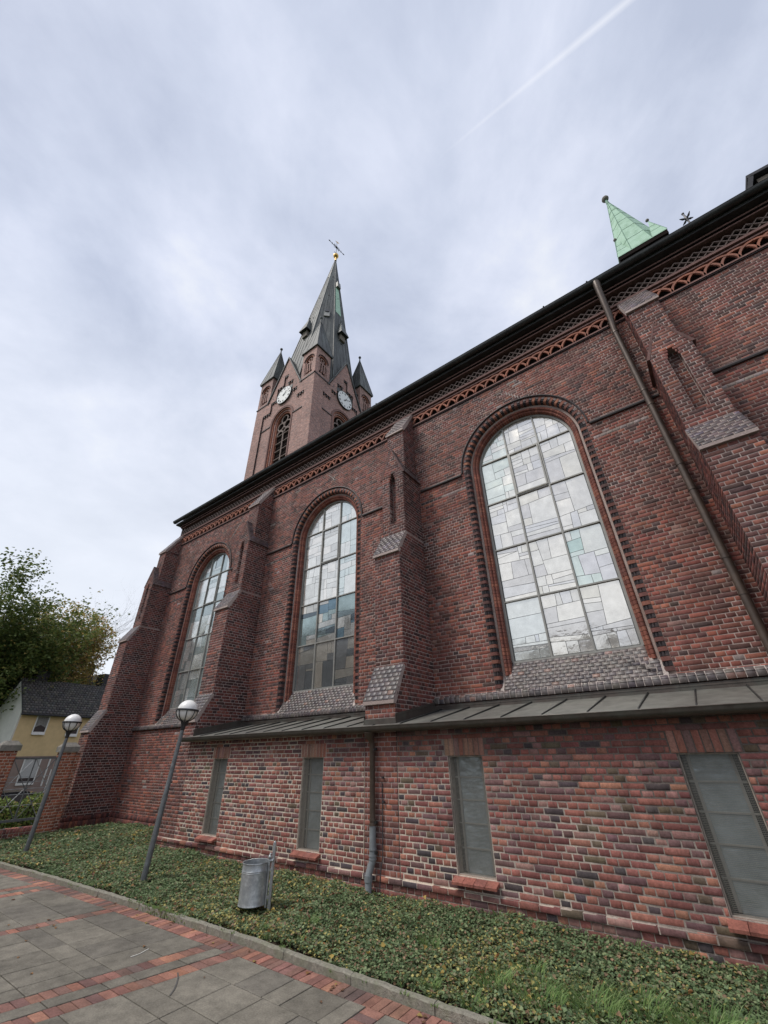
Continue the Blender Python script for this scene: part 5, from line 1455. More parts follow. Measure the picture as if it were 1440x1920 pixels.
    def hand(ang, L, w, d):
        ca, sa = math.cos(ang), math.sin(ang)
        q = [(-w * ca - 0.15 * sa, CZ + w * sa - 0.15 * ca), (w * ca - 0.15 * sa, CZ - w * sa - 0.15 * ca), (L * sa + w * 0.3 * ca, CZ + L * ca - w * 0.3 * sa), (L * sa - w * 0.3 * ca, CZ + L * ca + w * 0.3 * sa)]
        hnd.hexa([(p[0], d, p[1]) for p in q] + [(p[0], d + 0.012, p[1]) for p in q])
    hand(math.radians(35), 0.5, 0.04, 0.055); hand(math.radians(60), 0.78, 0.028, 0.075)
    hnd.build('clock_hand', 'iron', tower)
    # gable roof behind
    g = MB(face_fn(k)); g.poly([(-GW - 0.2, -0.2, GE - 0.1), (0, -0.2, GA + 0.05), (0, -4.1, GA + 0.05), (-GW - 0.2, -4.1, GE - 0.1)]); g.poly([(GW + 0.2, -0.2, GE - 0.1), (0, -0.2, GA + 0.05), (0, -4.1, GA + 0.05), (GW + 0.2, -4.1, GE - 0.1)])
    for s in (-1, 1):
        for j in range(4):
            dd_ = -0.5 - j * 0.6
            g.hexa([(s * (GW + 0.2), dd_, GE - 0.08), (s * (GW + 0.2), dd_ - 0.05, GE - 0.08), (0, dd_ - 0.05, GA + 0.07), (0, dd_, GA + 0.07), (s * (GW + 0.2), dd_, GE), (s * (GW + 0.2), dd_ - 0.05, GE), (0, dd_ - 0.05, GA + 0.13), (0, dd_, GA + 0.13)])
    g.build('gable_roof', 'lead_roof', tower)
for k in range(4): tower_face(k)
# corner pinnacles
PW = 0.93
def pinnacle(cx, cy):
    p = MB(); z0, z1 = GE, 35.55
    p.box(cx - PW + 0.28, cx + PW - 0.28, cy - PW + 0.28, cy + PW - 0.28, z0, z1, 1)
    for k in range(4):
        a = k * math.pi / 2
        def fn(u, d, z, a=a):
            x, y = u, -(PW + d); return (cx + x * math.cos(a) - y * math.sin(a), cy + x * math.sin(a) + y * math.cos(a), z)
        out = [(-PW, z0), (PW, z0), (PW, z1), (-PW, z1)]; op = arch_poly(0, 0.55, z0 + 0.35, 34.15, 14)
        zz = sorted(set([z0, z0 + 0.35, z1] + [34.15 + 0.05 * i for i in range(13)]))
        for A, B in zip(zz[:-1], zz[1:]):
            for x0, x1 in poly_intervals([out, op], (A + B) / 2): p.poly([fn(x0, 0, A), fn(x1, 0, A), fn(x1, 0, B), fn(x0, 0, B)], 0)
        # reveal rings
        for i in range(12):
            A, B = math.pi * i / 12, math.pi * (i + 1) / 12
            for (r0, r1, d0, d1, m) in ((0.46, 0.56, -0.24, -0.04, 2), (0.60, 0.68, -0.02, 0.04, 1)):
                P = []
                for d in (d0, d1):
                    for (r, t) in ((r0, A), (r1, A), (r1, B), (r0, B)): P.append(fn(r * math.cos(t), d, 34.15 + r * math.sin(t)))
                p.hexa(P, m)
        def fb(u0, u1, d0, d1, a_, b_, m):
            p.hexa([fn(u0, d0, a_), fn(u1, d0, a_), fn(u1, d1, a_), fn(u0, d1, a_), fn(u0, d0, b_), fn(u1, d0, b_), fn(u1, d1, b_), fn(u0, d1, b_)], m)
        fb(-0.56, -0.44, -0.24, -0.04, z0 + 0.35, 34.15, 0); fb(0.44, 0.56, -0.24, -0.04, z0 + 0.35, 34.15, 0)
        # blind tracery: plate with two slots and an oculus ring
        fb(-0.44, 0.44, -0.25, -0.20, z0 + 0.35, 33.0, 0); 
        for u in (-0.3, 0.0, 0.3): fb(u - 0.07, u + 0.07, -0.2, -0.10, 33.0 - 0.3, 33.85, 0)
        fb(-0.44, 0.44, -0.22, -0.12, 33.8, 33.95, 0)
        for u in (-0.2, 0.2): fb(u - 0.07, u + 0.07, -0.2, -0.185, z0 + 0.6, 33.6, 1)
        for i in range(12):
            A, B = 2 * math.pi * i / 12, 2 * math.pi * (i + 1) / 12; P = []
            for d in (-0.22, -0.12):
                for (r, t) in ((0.16, A), (0.26, A), (0.26, B), (0.16, B)): P.append(fn(r * math.cos(t), d, 34.25 + r * math.sin(t)))
            p.hexa(P, 0)
    p.build('pinnacle', ['tower_brick', 'black_gap', 'orange_arch'], tower)
    r = MB(); e = PW + 0.16
    r.box(cx - e, cx + e, cy - e, cy + e, 35.5, 35.62)
    zt_ = 41.3
    for (a, b) in (((-e, -e), (e, -e)), ((e, -e), (e, e)), ((e, e), (-e, e)), ((-e, e), (-e, -e))):
        r.poly([(cx + a[0], cy + a[1], 35.62), (cx + b[0], cy + b[1], 35.62), (cx, cy, zt_)])
        for t in (0.0, 0.33, 0.66):
            q = (cx + a[0] + (b[0] - a[0]) * t, cy + a[1] + (b[1] - a[1]) * t, 35.64)
            top = (cx + (q[0] - cx) * 0.05, cy + (q[1] - cy) * 0.05, zt_ - 0.25)
            r.tube([q, top], 0.022, 5)
    r.tube([(cx, cy, zt_ - 0.3), (cx, cy, zt_ + 0.35)], [0.09, 0.05], 8); r.ball((cx, cy, zt_ + 0.42), 0.16, 12)
    r.build('pinnacle_roof', 'lead_roof', tower)
for sx in (-1, 1):
    for sy in (-1, 1): pinnacle(TCX + sx * (TH - PW), TCY + sy * (TH - PW))
# spire
TIP = Vector((-23.25, 21.12, 62.3))
sp = MB(); R0 = 4.05 / math.cos(math.pi / 8); SB = 32.0
base = [Vector((TCX + R0 * math.cos(math.pi / 8 + i * math.pi / 4), TCY + R0 * math.sin(math.pi / 8 + i * math.pi / 4), SB)) for i in range(8)]
lvl = [0.0, 0.12, 0.25, 0.4, 0.55, 0.7, 0.82, 0.92, 1.0]
for i in range(8):
    a, b = base[i], base[(i + 1) % 8]
    for l0, l1 in zip(lvl[:-1], lvl[1:]):
        if l1 < 1: sp.poly([a.lerp(TIP, l0), b.lerp(TIP, l0), b.lerp(TIP, l1), a.lerp(TIP, l1)])
        else: sp.poly([a.lerp(TIP, l0), b.lerp(TIP, l0), TIP])
    sp.tube([a, a.lerp(TIP, 0.985)], [0.09, 0.03], 5)
    for t in (0.2, 0.4, 0.6, 0.8):
        q = a.lerp(b, t); sp.tube([q, q.lerp(TIP, 0.8)], [0.045, 0.025], 4)
    for l, t in ((0.30, 0.5), (0.62, 0.4), (0.80, 0.5), (0.45, 0.6)):
        q = a.lerp(b, t).lerp(TIP, l); nn = (q - Vector((TCX, TCY, q.z))).normalized()
        sp.ball(q + nn * 0.04, 0.07, 6, 1)
spire = sp.build('spire', ['lead_roof', 'iron'], tower)
# green copper strip and hatches on the spire
def on_spire(face, t, l, off=0.0):
    a, b = base[face], base[(face + 1) % 8]; q = a.lerp(b, t).lerp(TIP, l)
    n = (b - a).cross(TIP - a).normalized()
    c = Vector((TCX, TCY, q.z))
    if n.dot(q - c) < 0: n = -n
    return q + n * off
def spire_patch(name, face, t0, t1, l0, l1, off, mat, th=0.03):
    m_ = MB(); lo = [on_spire(face, t0, l0, off), on_spire(face, t1, l0, off), on_spire(face, t1, l1, off), on_spire(face, t0, l1, off)]
    hi = [on_spire(face, t0, l0, off + th), on_spire(face, t1, l0, off + th), on_spire(face, t1, l1, off + th), on_spire(face, t0, l1, off + th)]
    m_.hexa(lo + hi); return m_.build(name, mat, tower)
# faces: i spans angles 22.5+45i .. ; east = 7 (337.5..22.5), south = 5, south-east = 6
spire_patch('copper_sheet', 7, 0.10, 0.66, 0.50, 0.705, 0.0, 'copper_green')
spire_patch('hatch', 7, 0.10, 0.70, 0.705, 0.745, 0.02, 'roof_metal', 0.35)
spire_patch('hatch', 6, 0.35, 0.70, 0.44, 0.475, 0.02, 'frame_grey', 0.12)
spire_patch('hatch', 6, 0.38, 0.66, 0.47, 0.485, 0.02, 'iron', 0.2)
def lucarne(face, l):
    c = on_spire(face, 0.5, l, 0); a, b = base[face], base[(face + 1) % 8]
    u = (b - a).normalized(); n = Vector((0, 0, 1)).cross(u); 
    if n.dot(c - Vector((TCX, TCY, c.z))) < 0: n = -n
    d = MB(); w, dep = 0.62, 1.15
    def P(x, o, z): q = c + u * x + n * o; return (q.x, q.y, c.z + z)
    d.hexa([P(-0.35, -0.6, -1.1), P(0.35, -0.6, -1.1), P(0.35, 0.35, -0.9), P(-0.35, 0.35, -0.9), P(-0.35, -0.6, 0), P(0.35, -0.6, 0), P(0.35, 0.35, 0), P(-0.35, 0.35, 0)], 1)
    d.hexa([P(-w, -0.6, 0), P(w, -0.6, 0), P(w, 0.68, 0), P(-w, 0.68, 0), P(-w, -0.6, 0.07), P(w, -0.6, 0.07), P(w, 0.68, 0.07), P(-w, 0.68, 0.07)], 2)
    ap = P(0, -0.1, 2.9); q = [P(-w, -0.6, 0.07), P(w, -0.6, 0.07), P(w, 0.68, 0.07), P(-w, 0.68, 0.07)]
    for i in range(4): d.poly([q[i], q[(i + 1) % 4], ap], 0)
    d.ball(ap, 0.09, 8, 2)
    d.build('lucarne', ['lead_roof', 'timber', 'iron'], tower)
for f_ in (5, 7, 1, 3): lucarne(f_, 0.345)
fin = MB(); fin.tube([TIP - Vector((0, 0, 0.6)), TIP + Vector((0, 0, 0.35))], [0.16, 0.12], 10, 0); fin.ball(TIP + Vector((0, 0, 0.70)), 0.38, 18, 0)
fin.build('gilded_ball', 'gold', tower, smooth=True)
fin = MB(); T = TIP + Vector((0, 0, 1.1))
fin.tube([T, T + Vector((0, 0, 3.3))], 0.035, 6)
ax = Vector((0.12, 1.0, 0)).normalized()
H = T + Vector((0, 0, 1.9))
fin.tube([H - ax * 1.3, H + ax * 1.3], 0.035, 6)
for s in (-1, 1):
    fin.tube([H + ax * s * 1.1, H + ax * s * 1.35, H + ax * s * 1.5], [0.03, 0.08, 0.01], 6)
    for t in (0.45, 0.8):
        fin.tube([H + ax * s * t - Vector((0, 0, 0.25)), H + ax * s * (t + 0.1), H + ax * s * t + Vector((0, 0, 0.25))], 0.035, 5)
for an in (45, 135): 
    dd_ = ax * math.cos(math.radians(an)) + Vector((0, 0, 1)) * math.sin(math.radians(an))
    fin.tube([H - dd_ * 0.6, H + dd_ * 0.6], 0.04, 5)
fin.ball(H, 0.16, 8); fin.tube([T + Vector((0, 0, 0.3)), T + Vector((0, 0, 0.3)) - ax * 0.35], 0.03, 5)
fin.build('weather_cross', 'iron', tower)
fin = MB(); W_ = T + Vector((0, 0, 3.25))
fin.hexa([tuple(W_ + ax * a + Vector((0, 0, b)) + Vector((0.66, -0.75, 0)) * c) for c in (-0.02, 0.02) for a, b in ((-0.3, 0.05), (0.1, 0.0), (0.42, 0.38), (-0.05, 0.22))])
fin.build('weathercock', 'gold', tower)

# ------------------------------------------------------------------ stair turret with green copper roof
tr = MB()
A0, A1_, B0 = 3.27, 5.07, 16.15
tr.box(A0, A1_, B0, B0 + 1.9, 11.5, 22.95, 0)
for k in range(2):
    cx = A0 + 0.45 + 0.9 * k
    for i in range(14):
        Aa, Bb = math.pi * i / 14, math.pi * (i + 1) / 14
        for (r0, r1, y1, m) in ((0.16, 0.19, 0.05, 1), (0.25, 0.33, 0.06, 1), (0.0, 0.16, 0.012, 1)):
            P = []
            for y in (B0 - y1, B0 + 0.1):
                for (r, t) in ((r0, Aa), (r1, Aa), (r1, Bb), (r0, Bb)): P.append((cx + r * math.cos(t), y, 22.45 + r * math.sin(t)))
            tr.hexa(P, m)
tr.box(A0 - 0.15, A1_ + 0.15, B0 - 0.16, B0 + 2.06, 22.87, 23.12, 1)
turret = tr.build('stair_turret', ['tower_brick', 'black_gap'], church)
turret['label'] = 'small turret with pale green copper roof'
gr = MB(); e0, e1, f0, f1 = A0 - 0.17, A1_ + 0.17, B0 - 0.18, B0 + 2.08
gr.box(e0, e1, f0, f1, 23.12, 23.19, 0)
gx, gy, gz = 3.95, 17.0, 29.6
gz = 28.0; 
TP = Vector((gx, B0 + 0.55, gz))
# the tip is measured on the plane y = 16; put it on the same line of sight at the roof's middle
TP = Vector((3.909 * 17.0 / 16.0, 17.0, 2 + 26.035 * 17.0 / 16.0))
bs = [Vector((e0, f0, 23.19)), Vector((e1, f0, 23.19)), Vector((e1, f1, 23.19)), Vector((e0, f1, 23.19))]
oc = []
for i in range(4):
    a, b = bs[i], bs[(i + 1) % 4]; oc += [a.lerp(b, 0.29), a.lerp(b, 0.71)]
for i in range(8): 
    a, b = oc[i], oc[(i + 1) % 8]
    gr.poly([a, b, TP], 0)
    for l in (0.16, 0.34, 0.5, 0.64, 0.76, 0.86):
        gr.tube([a.lerp(TP, l), b.lerp(TP, l)], 0.014, 4, 1)
    gr.tube([a, a.lerp(TP, 0.98)], 0.018, 4, 1)
for i in range(4):   # broaches at the corners
    c0 = bs[i]; a, b = oc[(2 * i - 1) % 8], oc[2 * i]
    tipb = c0.lerp(Vector((TP.x, TP.y, c0.z)), 0.30) + Vector((0, 0, 1.65))
    gr.poly([c0, a.lerp(a, 0), tipb], 0); gr.poly([c0, b, tipb], 0); gr.poly([a, b, tipb], 0)
    gr.tube([c0, tipb], 0.014, 4, 1)
    for l in (0.3, 0.6):
        gr.tube([c0.lerp(tipb, l), b.lerp(tipb, l)], 0.011, 4, 1); gr.tube([c0.lerp(tipb, l), a.lerp(tipb, l)], 0.011, 4, 1)
    gr.ball(tipb + Vector((0, 0, 0.09)), 0.085, 8, 2)
gr.tube([TP - Vector((0, 0, 0.4)), TP + Vector((0, 0, 0.1))], [0.09, 0.06], 8, 1); gr.ball(TP + Vector((0, 0, 0.22)), 0.19, 12, 2)
gr.build('turret_roof', ['copper_green', 'copper_seam', 'cap_stone'], turret)
# ridge cross
cr_ = MB(); c0 = Vector((5.996, 16.0, 20.9))
cr_.tube([c0, c0 + Vector((0, 0, 2.62))], 0.035, 6); h = c0 + Vector((0, 0, 2.15))
for an in range(4):
    d = Vector((math.cos(an * math.pi / 2 + 0.5), math.sin(an * math.pi / 2 + 0.5), 0.0)); cr_.tube([h, h + d * 0.16, h + d * 0.30 + Vector((0, 0, 0.05))], [0.02, 0.055, 0.015], 6)
cr_.tube([h - Vector((0, 0, 0.22)), h, h + Vector((0, 0, 0.3))], [0.03, 0.08, 0.03], 6); cr_.ball(c0 + Vector((0, 0, 2.62)), 0.06, 8)
cr_.build('ridge_cross', 'iron', church)
# dormer
dm = MB(); dy = 9.3
def D(x, z): return (x, z)
outl = [(3.95, 12.8), (4.30, 13.55), (4.83, 14.52), (6.9, 14.30), (6.9, 12.8)]
dm.prism([(4.45, 12.5), (4.45, 13.5), (4.93, 14.32), (6.9, 14.15), (6.9, 12.5)], dy, dy + 2.8, lambda p, q, t: (p, t, q), 0)
def sbar(a, b, w, y0, y1, m):
    d = Vector((b[0] - a[0], 0, b[1] - a[1])).normalized(); n = Vector((-d.z, 0, d.x)) * w
    q = [(a[0], a[1]), (b[0], b[1]), (b[0] + n.x, b[1] + n.z), (a[0] + n.x, a[1] + n.z)]
    dm.hexa([(p[0], y0, p[1]) for p in q] + [(p[0], y1, p[1]) for p in q], m)
sbar((4.86, 14.44), (4.2, 12.9), 0.10, dy - 0.22, dy + 2.8, 1)
sbar((6.95, 14.24), (4.84, 14.44), -0.10, dy - 0.22, dy + 2.8, 1)
sbar((4.98, 14.22), (4.42, 12.9), 0.13, dy - 0.10, dy + 0.1, 0)
sbar((6.95, 14.03), (4.98, 14.22), -0.13, dy - 0.10, dy + 0.1, 0)
dm.box(5.12, 6.8, dy - 0.03, dy + 0.02, 12.6, 13.95, 2)
dm.v = [(x - 0.10, y, z - 0.30) for x, y, z in dm.v]
dmr = dm.build('dormer', ['timber', 'chimney_slate', 'glass_dark'], church)

# ------------------------------------------------------------------ street lamps
def lamp(loc, label):
    # the poles lean a little towards the church
    t = thing('street_lamp', label, 'street lamp', loc, 0, 'globe lamps in the ivy bed')
    p = MB(); p.tube([(0, 0, -0.2), (0, 0, 1.25), (0, 0, 1.27), (0, 0, 2.32), (0, 0, 2.36), (0, 0, 2.50)], [0.052, 0.050, 0.044, 0.040, 0.033, 0.030], 18); p.build('pole', 'lamp_pole', t, smooth=True)
    n = MB(); n.lathe([(0.034, 2.36), (0.045, 2.39), (0.045, 2.44), (0.07, 2.50), (0.085, 2.52), (0.0, 2.53)], seg=18); n.build('socket', 'lamp_dark', t, smooth=True)
    g = MB(); g.ball((0, 0, 2.735), 0.205, 32); g.build('globe', 'globe', t, smooth=True)
    c = MB(); R = 0.215; 
    for i in range(36):
        A, B = 2 * math.pi * i / 36, 2 * math.pi * (i + 1) / 36; P = []
        for z in (2.72, 2.755):
            for (r, q) in ((R - 0.006, A), (R + 0.014, A), (R + 0.014, B), (R - 0.006, B)): P.append((r * math.cos(q), r * math.sin(q), z))
        c.hexa(P)
    for k in range(8):
        a = k * math.pi / 4 + 0.25
        pts = [(R * math.cos(e) * math.cos(a), R * math.cos(e) * math.sin(a), 2.735 + R * math.sin(e)) for e in [-i * math.pi / 16 for i in range(8)]]
        c.tube(pts, 0.009, 5)
    c.build('cage', 'lamp_dark', t)
    t.rotation_euler = (math.radians(-2.8), math.radians(1.2), 0)
    return t
l1 = lamp((-9.174, 4.994, 0.1), 'near globe lamp on a grey pole in the ivy, right of the pair')
def copy_tree(o, parent=None):
    c = o.copy(); COL.objects.link(c); c.parent = parent
    for ch in list(o.children): copy_tree(ch, c)
    return c
l2 = copy_tree(l1); l2.location = (-14.309, 4.734, 0.1); l2.rotation_euler = (math.radians(-1.2), math.radians(0.8), 0); l2['label'] = 'far globe lamp on a grey pole in front of the brick fence pillar'

# ------------------------------------------------------------------ litter bin
tb_ = thing('litter_bin', 'dented galvanised metal litter bin hung on a grey post in the ivy', 'litter bin', (-5.97, 5.17, 0.10), math.radians(30))
p = MB(); p.box(-0.019, 0.019, -0.019, 0.019, -0.2, 0.76); p.ball((0, 0, 0.76), 0.02, 8)
p.build('post', 'zinc', tb_)
b_ = MB(); N = 36; Rr = 0.19
cx, cy = -0.255, -0.0
b_.lathe([(0.0, 0.005), (Rr * 0.98, 0.0), (Rr + 0.006, 0.008), (Rr + 0.003, 0.02), (Rr, 0.03), (Rr + 0.001, 0.355), (Rr + 0.005, 0.36), (Rr + 0.001, 0.366), (Rr + 0.001, 0.372), (Rr + 0.005, 0.378), (Rr + 0.001, 0.384), (Rr, 0.455), (Rr + 0.007, 0.462), (Rr + 0.005, 0.472), (Rr - 0.004, 0.468), (Rr - 0.006, 0.02), (0.0, 0.012)], (cx, cy, 0.075), N)
bo = b_.build('bin_body', 'zinc', tb_, smooth=True)
h_ = MB(); h_.box(-0.058, -0.036, -0.03, 0.0, 0.05, 0.60); h_.tube([(-0.05, -0.03, 0.50), (-0.05, -0.03, 0.62), (-0.03, -0.02, 0.64)], 0.012, 6)
h_.tube([(-0.06, -0.02, 0.56), (0.01, -0.02, 0.56)], 0.02, 8); h_.box(-0.06, 0.0, -0.022, 0.006, 0.14, 0.17); h_.box(-0.06, 0.0, -0.022, 0.006, 0.44, 0.47); h_.ball((-0.045, -0.03, 0.60), 0.025, 10)
h_.build('bracket', 'zinc', tb_)

# ------------------------------------------------------------------ brick pillars, fence, low wall
FXX = -16.87
def pillar(y0, y1, label, zt=2.17, x0=FXX - 0.36):
    t = thing('brick_pillar', label, 'pillar', (FXX, (y0 + y1) / 2, 0), 0, 'brick fence pillars')
    oy = (y0 + y1) / 2
    c = MB(); i_ = 0.008; c.box(-0.36 + i_, -i_, y0 - oy + i_, y1 - oy - i_, -0.7, zt); c.build('pillar_core', 'mortar_annex', t)
    B = Bricks()
    r = course_rects([rect(y0 - oy, y1 - oy, 0.0, zt)], 0.0, zt, 0.02, st=0.25, hd=0.125)
    B.add((0, 0, 0), (0, 1, 0), (0, 0, 1), (1, 0, 0), r, pick(len(r), 'pillar'))
    r = course_rects([rect(-0.36, 0, 0.0, zt)], 0.0, zt, 0.02, st=0.25, hd=0.125)
    B.add((0, y0 - oy, 0), (1, 0, 0), (0, 0, 1), (0, -1, 0), r, pick(len(r), 'pillar'))
    B.add((0, y1 - oy, 0), (1, 0, 0), (0, 0, 1), (0, 1, 0), r, pick(len(r), 'pillar'))
    o = B.build('pillar_brickwork', 'brick_annex', t)
    k = MB(); e = 0.05; a, b, c0, d = -0.36 - e, e, y0 - oy - e, y1 - oy + e
    k.box(a, b, c0, d, zt, zt + 0.14)
    q = [(a, c0), (b, c0), (b, d), (a, d)]; s = [(a + 0.12, c0 + 0.12), (b - 0.12, c0 + 0.12), (b - 0.12, d - 0.12), (a + 0.12, d - 0.12)]
    for i in range(4): k.poly([(*q[i], zt + 0.14), (*q[(i + 1) % 4], zt + 0.14), (*s[(i + 1) % 4], zt + 0.26), (*s[i], zt + 0.26)])
    k.poly([(*p_, zt + 0.26) for p_ in s])
    k.build('cap_stone', 'cap_stone', t)
    return t
pillar(5.66, 6.06, 'orange brick pillar with stone cap standing against the corner buttress')
pillar(4.12, 4.52, 'orange brick pillar with stone cap at the left end of the metal fence panel', 2.21)
# rear rebate of the right pillar: narrow strip up to the buttress
t = thing('garden_wall', 'narrow brick wall strip between the fence pillar and the buttress', 'wall', (FXX - 0.16, 6.3, 0))
c = MB(); c.box(-0.1 + 0.008, 0.1 - 0.008, -0.24, -0.09, -0.7, 2.16); c.build('wall_core', 'mortar_annex', t)
B = Bricks(); r = course_rects([rect(-0.235, -0.08, 0.0, 2.16)], 0.0, 2.16, 0.02, st=0.25, hd=0.125)
B.add((0.1, 0, 0), (0, 1, 0), (0, 0, 1), (1, 0, 0), r, pick(len(r), 'pillar') * 0.9); B.build('wall_brickwork', 'brick_annex', t)
# low wall under the panel
t = thing('low_brick_wall', 'low brick wall with a rowlock top below the metal fence panel', 'wall', (FXX - 0.18, 5.1, 0))
c = MB(); c.box(-0.11, 0.11, -1.9, 0.56, -0.7, 0.30); c.build('wall_core', 'mortar_annex', t)
B = Bricks(); r = course_rects([rect(-1.9, 0.56, -0.1, 0.21)], -0.1, 0.21, -0.095, st=0.25, hd=0.125)
B.add((0.12, 0, 0), (0, 1, 0), (0, 0, 1), (1, 0, 0), r, pick(len(r), 'annex_orange') * 0.85)
rowlock(B, -1.9, 0.56, (0.13, 0, 0), (0, 1, 0), (0, 0, 1), (1, 0, 0), 0.21, 0.32, 'annex', w=0.077, depth=0.24)
rowlock(B, -1.9, 0.56, (-0.12, 0, 0.325), (0, 1, 0), (1, 0, 0), (0, 0, 1), 0.0, 0.25, 'annex', w=0.077, depth=0.04)
B.build('wall_brickwork', 'brick_annex', t)
# metal fence panel
def fence_panel(ya, yb, label):
    t = thing('fence_panel', label, 'fence', (FXX - 0.18, (ya + yb) / 2, 0)); L = (yb - ya) / 2
    m_ = MB()
    m_.box(-0.02, 0.02, -L, L, 1.99, 2.03); m_.box(-0.02, 0.02, -L, L, 0.47, 0.53); m_.box(-0.02, 0.02, -L, -L + 0.035, 0.53, 1.99); m_.box(-0.02, 0.02, L - 0.035, L, 0.53, 1.99)
    m_.box(-0.012, 0.012, -0.015, 0.015, 0.53, 1.99)
    m_.build('panel_frame', 'lamp_pole', t)
    for z in (0.85, 1.12, 1.25, 1.42, 1.55):
        m_ = MB(); m_.tube([(0, -L, z), (0, L, z)], 0.007, 5); m_.build('cross_wire', 'zinc', t)
    for s in (-1, 1):
        for (z0, z1) in ((0.53, 1.25), (1.25, 1.99)):
            for e in (-1, 1):
                m_ = MB(); m_.tube([(0.008 * e, s * 0.02, z0 if e > 0 else z1), (0.008 * e, s * (L - 0.03), z1 if e > 0 else z0)], 0.011, 5); m_.build('diagonal_bar', 'lamp_pole' if e > 0 else 'zinc', t)
    return t
fence_panel(4.53, 5.65, 'grey metal fence panel with crossed bars between two brick pillars')
fence_panel(2.9, 4.11, 'grey metal fence panel with crossed bars left of the left brick pillar')

# hedge
def hedge_sample(n):
    P = np.column_stack([rng.uniform(-19.3, -18.1, n), rng.uniform(2.5, 7.0, n), rng.uniform(-0.6, 1.05, n)])
    P[:, 2] = np.minimum(P[:, 2], 0.93 + 0.14 * np.sin(P[:, 1] * 4.3) + 0.08 * np.sin(P[:, 1] * 11 + P[:, 0] * 5))
    return P, np.ones(n)
V, F, C = leaf_mass(9000, hedge_sample, 0.085, lambda n, P: np.array([(0.16, 0.23, 0.06), (0.22, 0.29, 0.08), (0.11, 0.16, 0.045), (0.33, 0.31, 0.09), (0.28, 0.19, 0.08)])[rng.choice(5, n, p=[.32, .28, .22, .12, .06])] * rng.uniform(0.7, 1.3, (n, 1)), 0.3, 0.3)
hd_t = thing('hedge', 'leafy yellow green hedge behind the metal fence panel', 'hedge', (0, 0, 0))
np_mesh('foliage', V, F, C, 'leaf', hd_t)
mb = MB()
for i in range(60):
    y = random.uniform(2.6, 6.9); x = random.uniform(-19.1, -18.3); mb.tube([(x, y, -0.6), (x + random.uniform(-.1, .1), y + random.uniform(-.2, .2), 0.85)], 0.012, 4)
mb.build('stem', 'bark', hd_t)

# ------------------------------------------------------------------ cars behind the hedge
def car(loc, rotz, paint, label):
    t = thing('parked_car', label, 'car', loc, rotz, None)
    hw_ = 0.86
    side = [(-2.1, 0.30), (-2.14, 0.62), (-2.05, 0.80), (-1.25, 0.92), (-0.62, 1.34), (-0.35, 1.43), (0.75, 1.44), (1.25, 1.30), (1.72, 0.95), (2.08, 0.88), (2.14, 0.60), (2.10, 0.30)]
    b = MB(); k = len(side)
    def w(z): return hw_ if z < 0.93 else hw_ - (z - 0.93) * 0.42
    L = [(x, -w(z), z) for x, z in side]; R = [(x, w(z), z) for x, z in side]
    for i in range(k - 1): b.poly([L[i], L[i + 1], R[i + 1], R[i]])
    b.poly([L[0], L[-1], R[-1], R[0]]); b.poly(L); b.poly(R)
    b.build('body', paint, t)
    g = MB()
    for s in (-1, 1):
        for P in ([(-1.12, 0.95), (-0.58, 1.30), (-0.02, 1.36), (-0.02, 0.95)], [(0.04, 0.95), (0.04, 1.36), (0.72, 1.37), (1.12, 1.26), (1.45, 0.97)]):
            g.poly([(x, s * (w(z) + 0.006), z) for x, z in P])
    g.poly([(-1.20, -0.80, 0.955), (-1.20, 0.80, 0.955), (-0.66, 0.66, 1.33), (-0.66, -0.66, 1.33)]); g.poly([(1.66, -0.76, 1.005), (1.66, 0.76, 1.005), (1.30, 0.66, 1.29), (1.30, -0.66, 1.29)])
    for q in range(2): g.v = [(x + (-0.008 if x < -0.6 and abs(y) < 0.81 and q == 0 else 0), y, z) for x, y, z in g.v]
    g.build('car_window', 'glass_dark', t)
    for x in (-1.32, 1.32):
        for s in (-1, 1):
            wh = MB(); prof = [(0.0, 0), (0.2, 0)]
            for (ra, rb, ya, yb, m) in ((0.0, 0.20, 0.70, 0.875, 1), (0.20, 0.32, 0.68, 0.87, 0)):
                for i in range(20):
                    A, Bq = 2 * math.pi * i / 20, 2 * math.pi * (i + 1) / 20; P = []
                    for y in (s * ya, s * yb):
                        for (r, q) in ((ra, A), (rb, A), (rb, Bq), (ra, Bq)): P.append((x + r * math.cos(q), y, 0.32 + r * math.sin(q)))
                    wh.hexa(P, m)
            wh.build('wheel', ['tyre', 'car_silver'], t)
    for s in (-1, 1):
        h = MB(); h.box(-2.15, -2.04, s * 0.55 - 0.16, s * 0.55 + 0.16, 0.62, 0.74); h.build('headlight', 'white_frame', t)
    return t
car((-25.0, 6.6, -0.60), math.radians(90), 'car_paint', 'dark parked car half hidden behind the hedge')
car((-27.6, 10.2, -0.60), math.radians(92), 'car_silver', 'silver parked car behind the fence, left of the lamp pole')

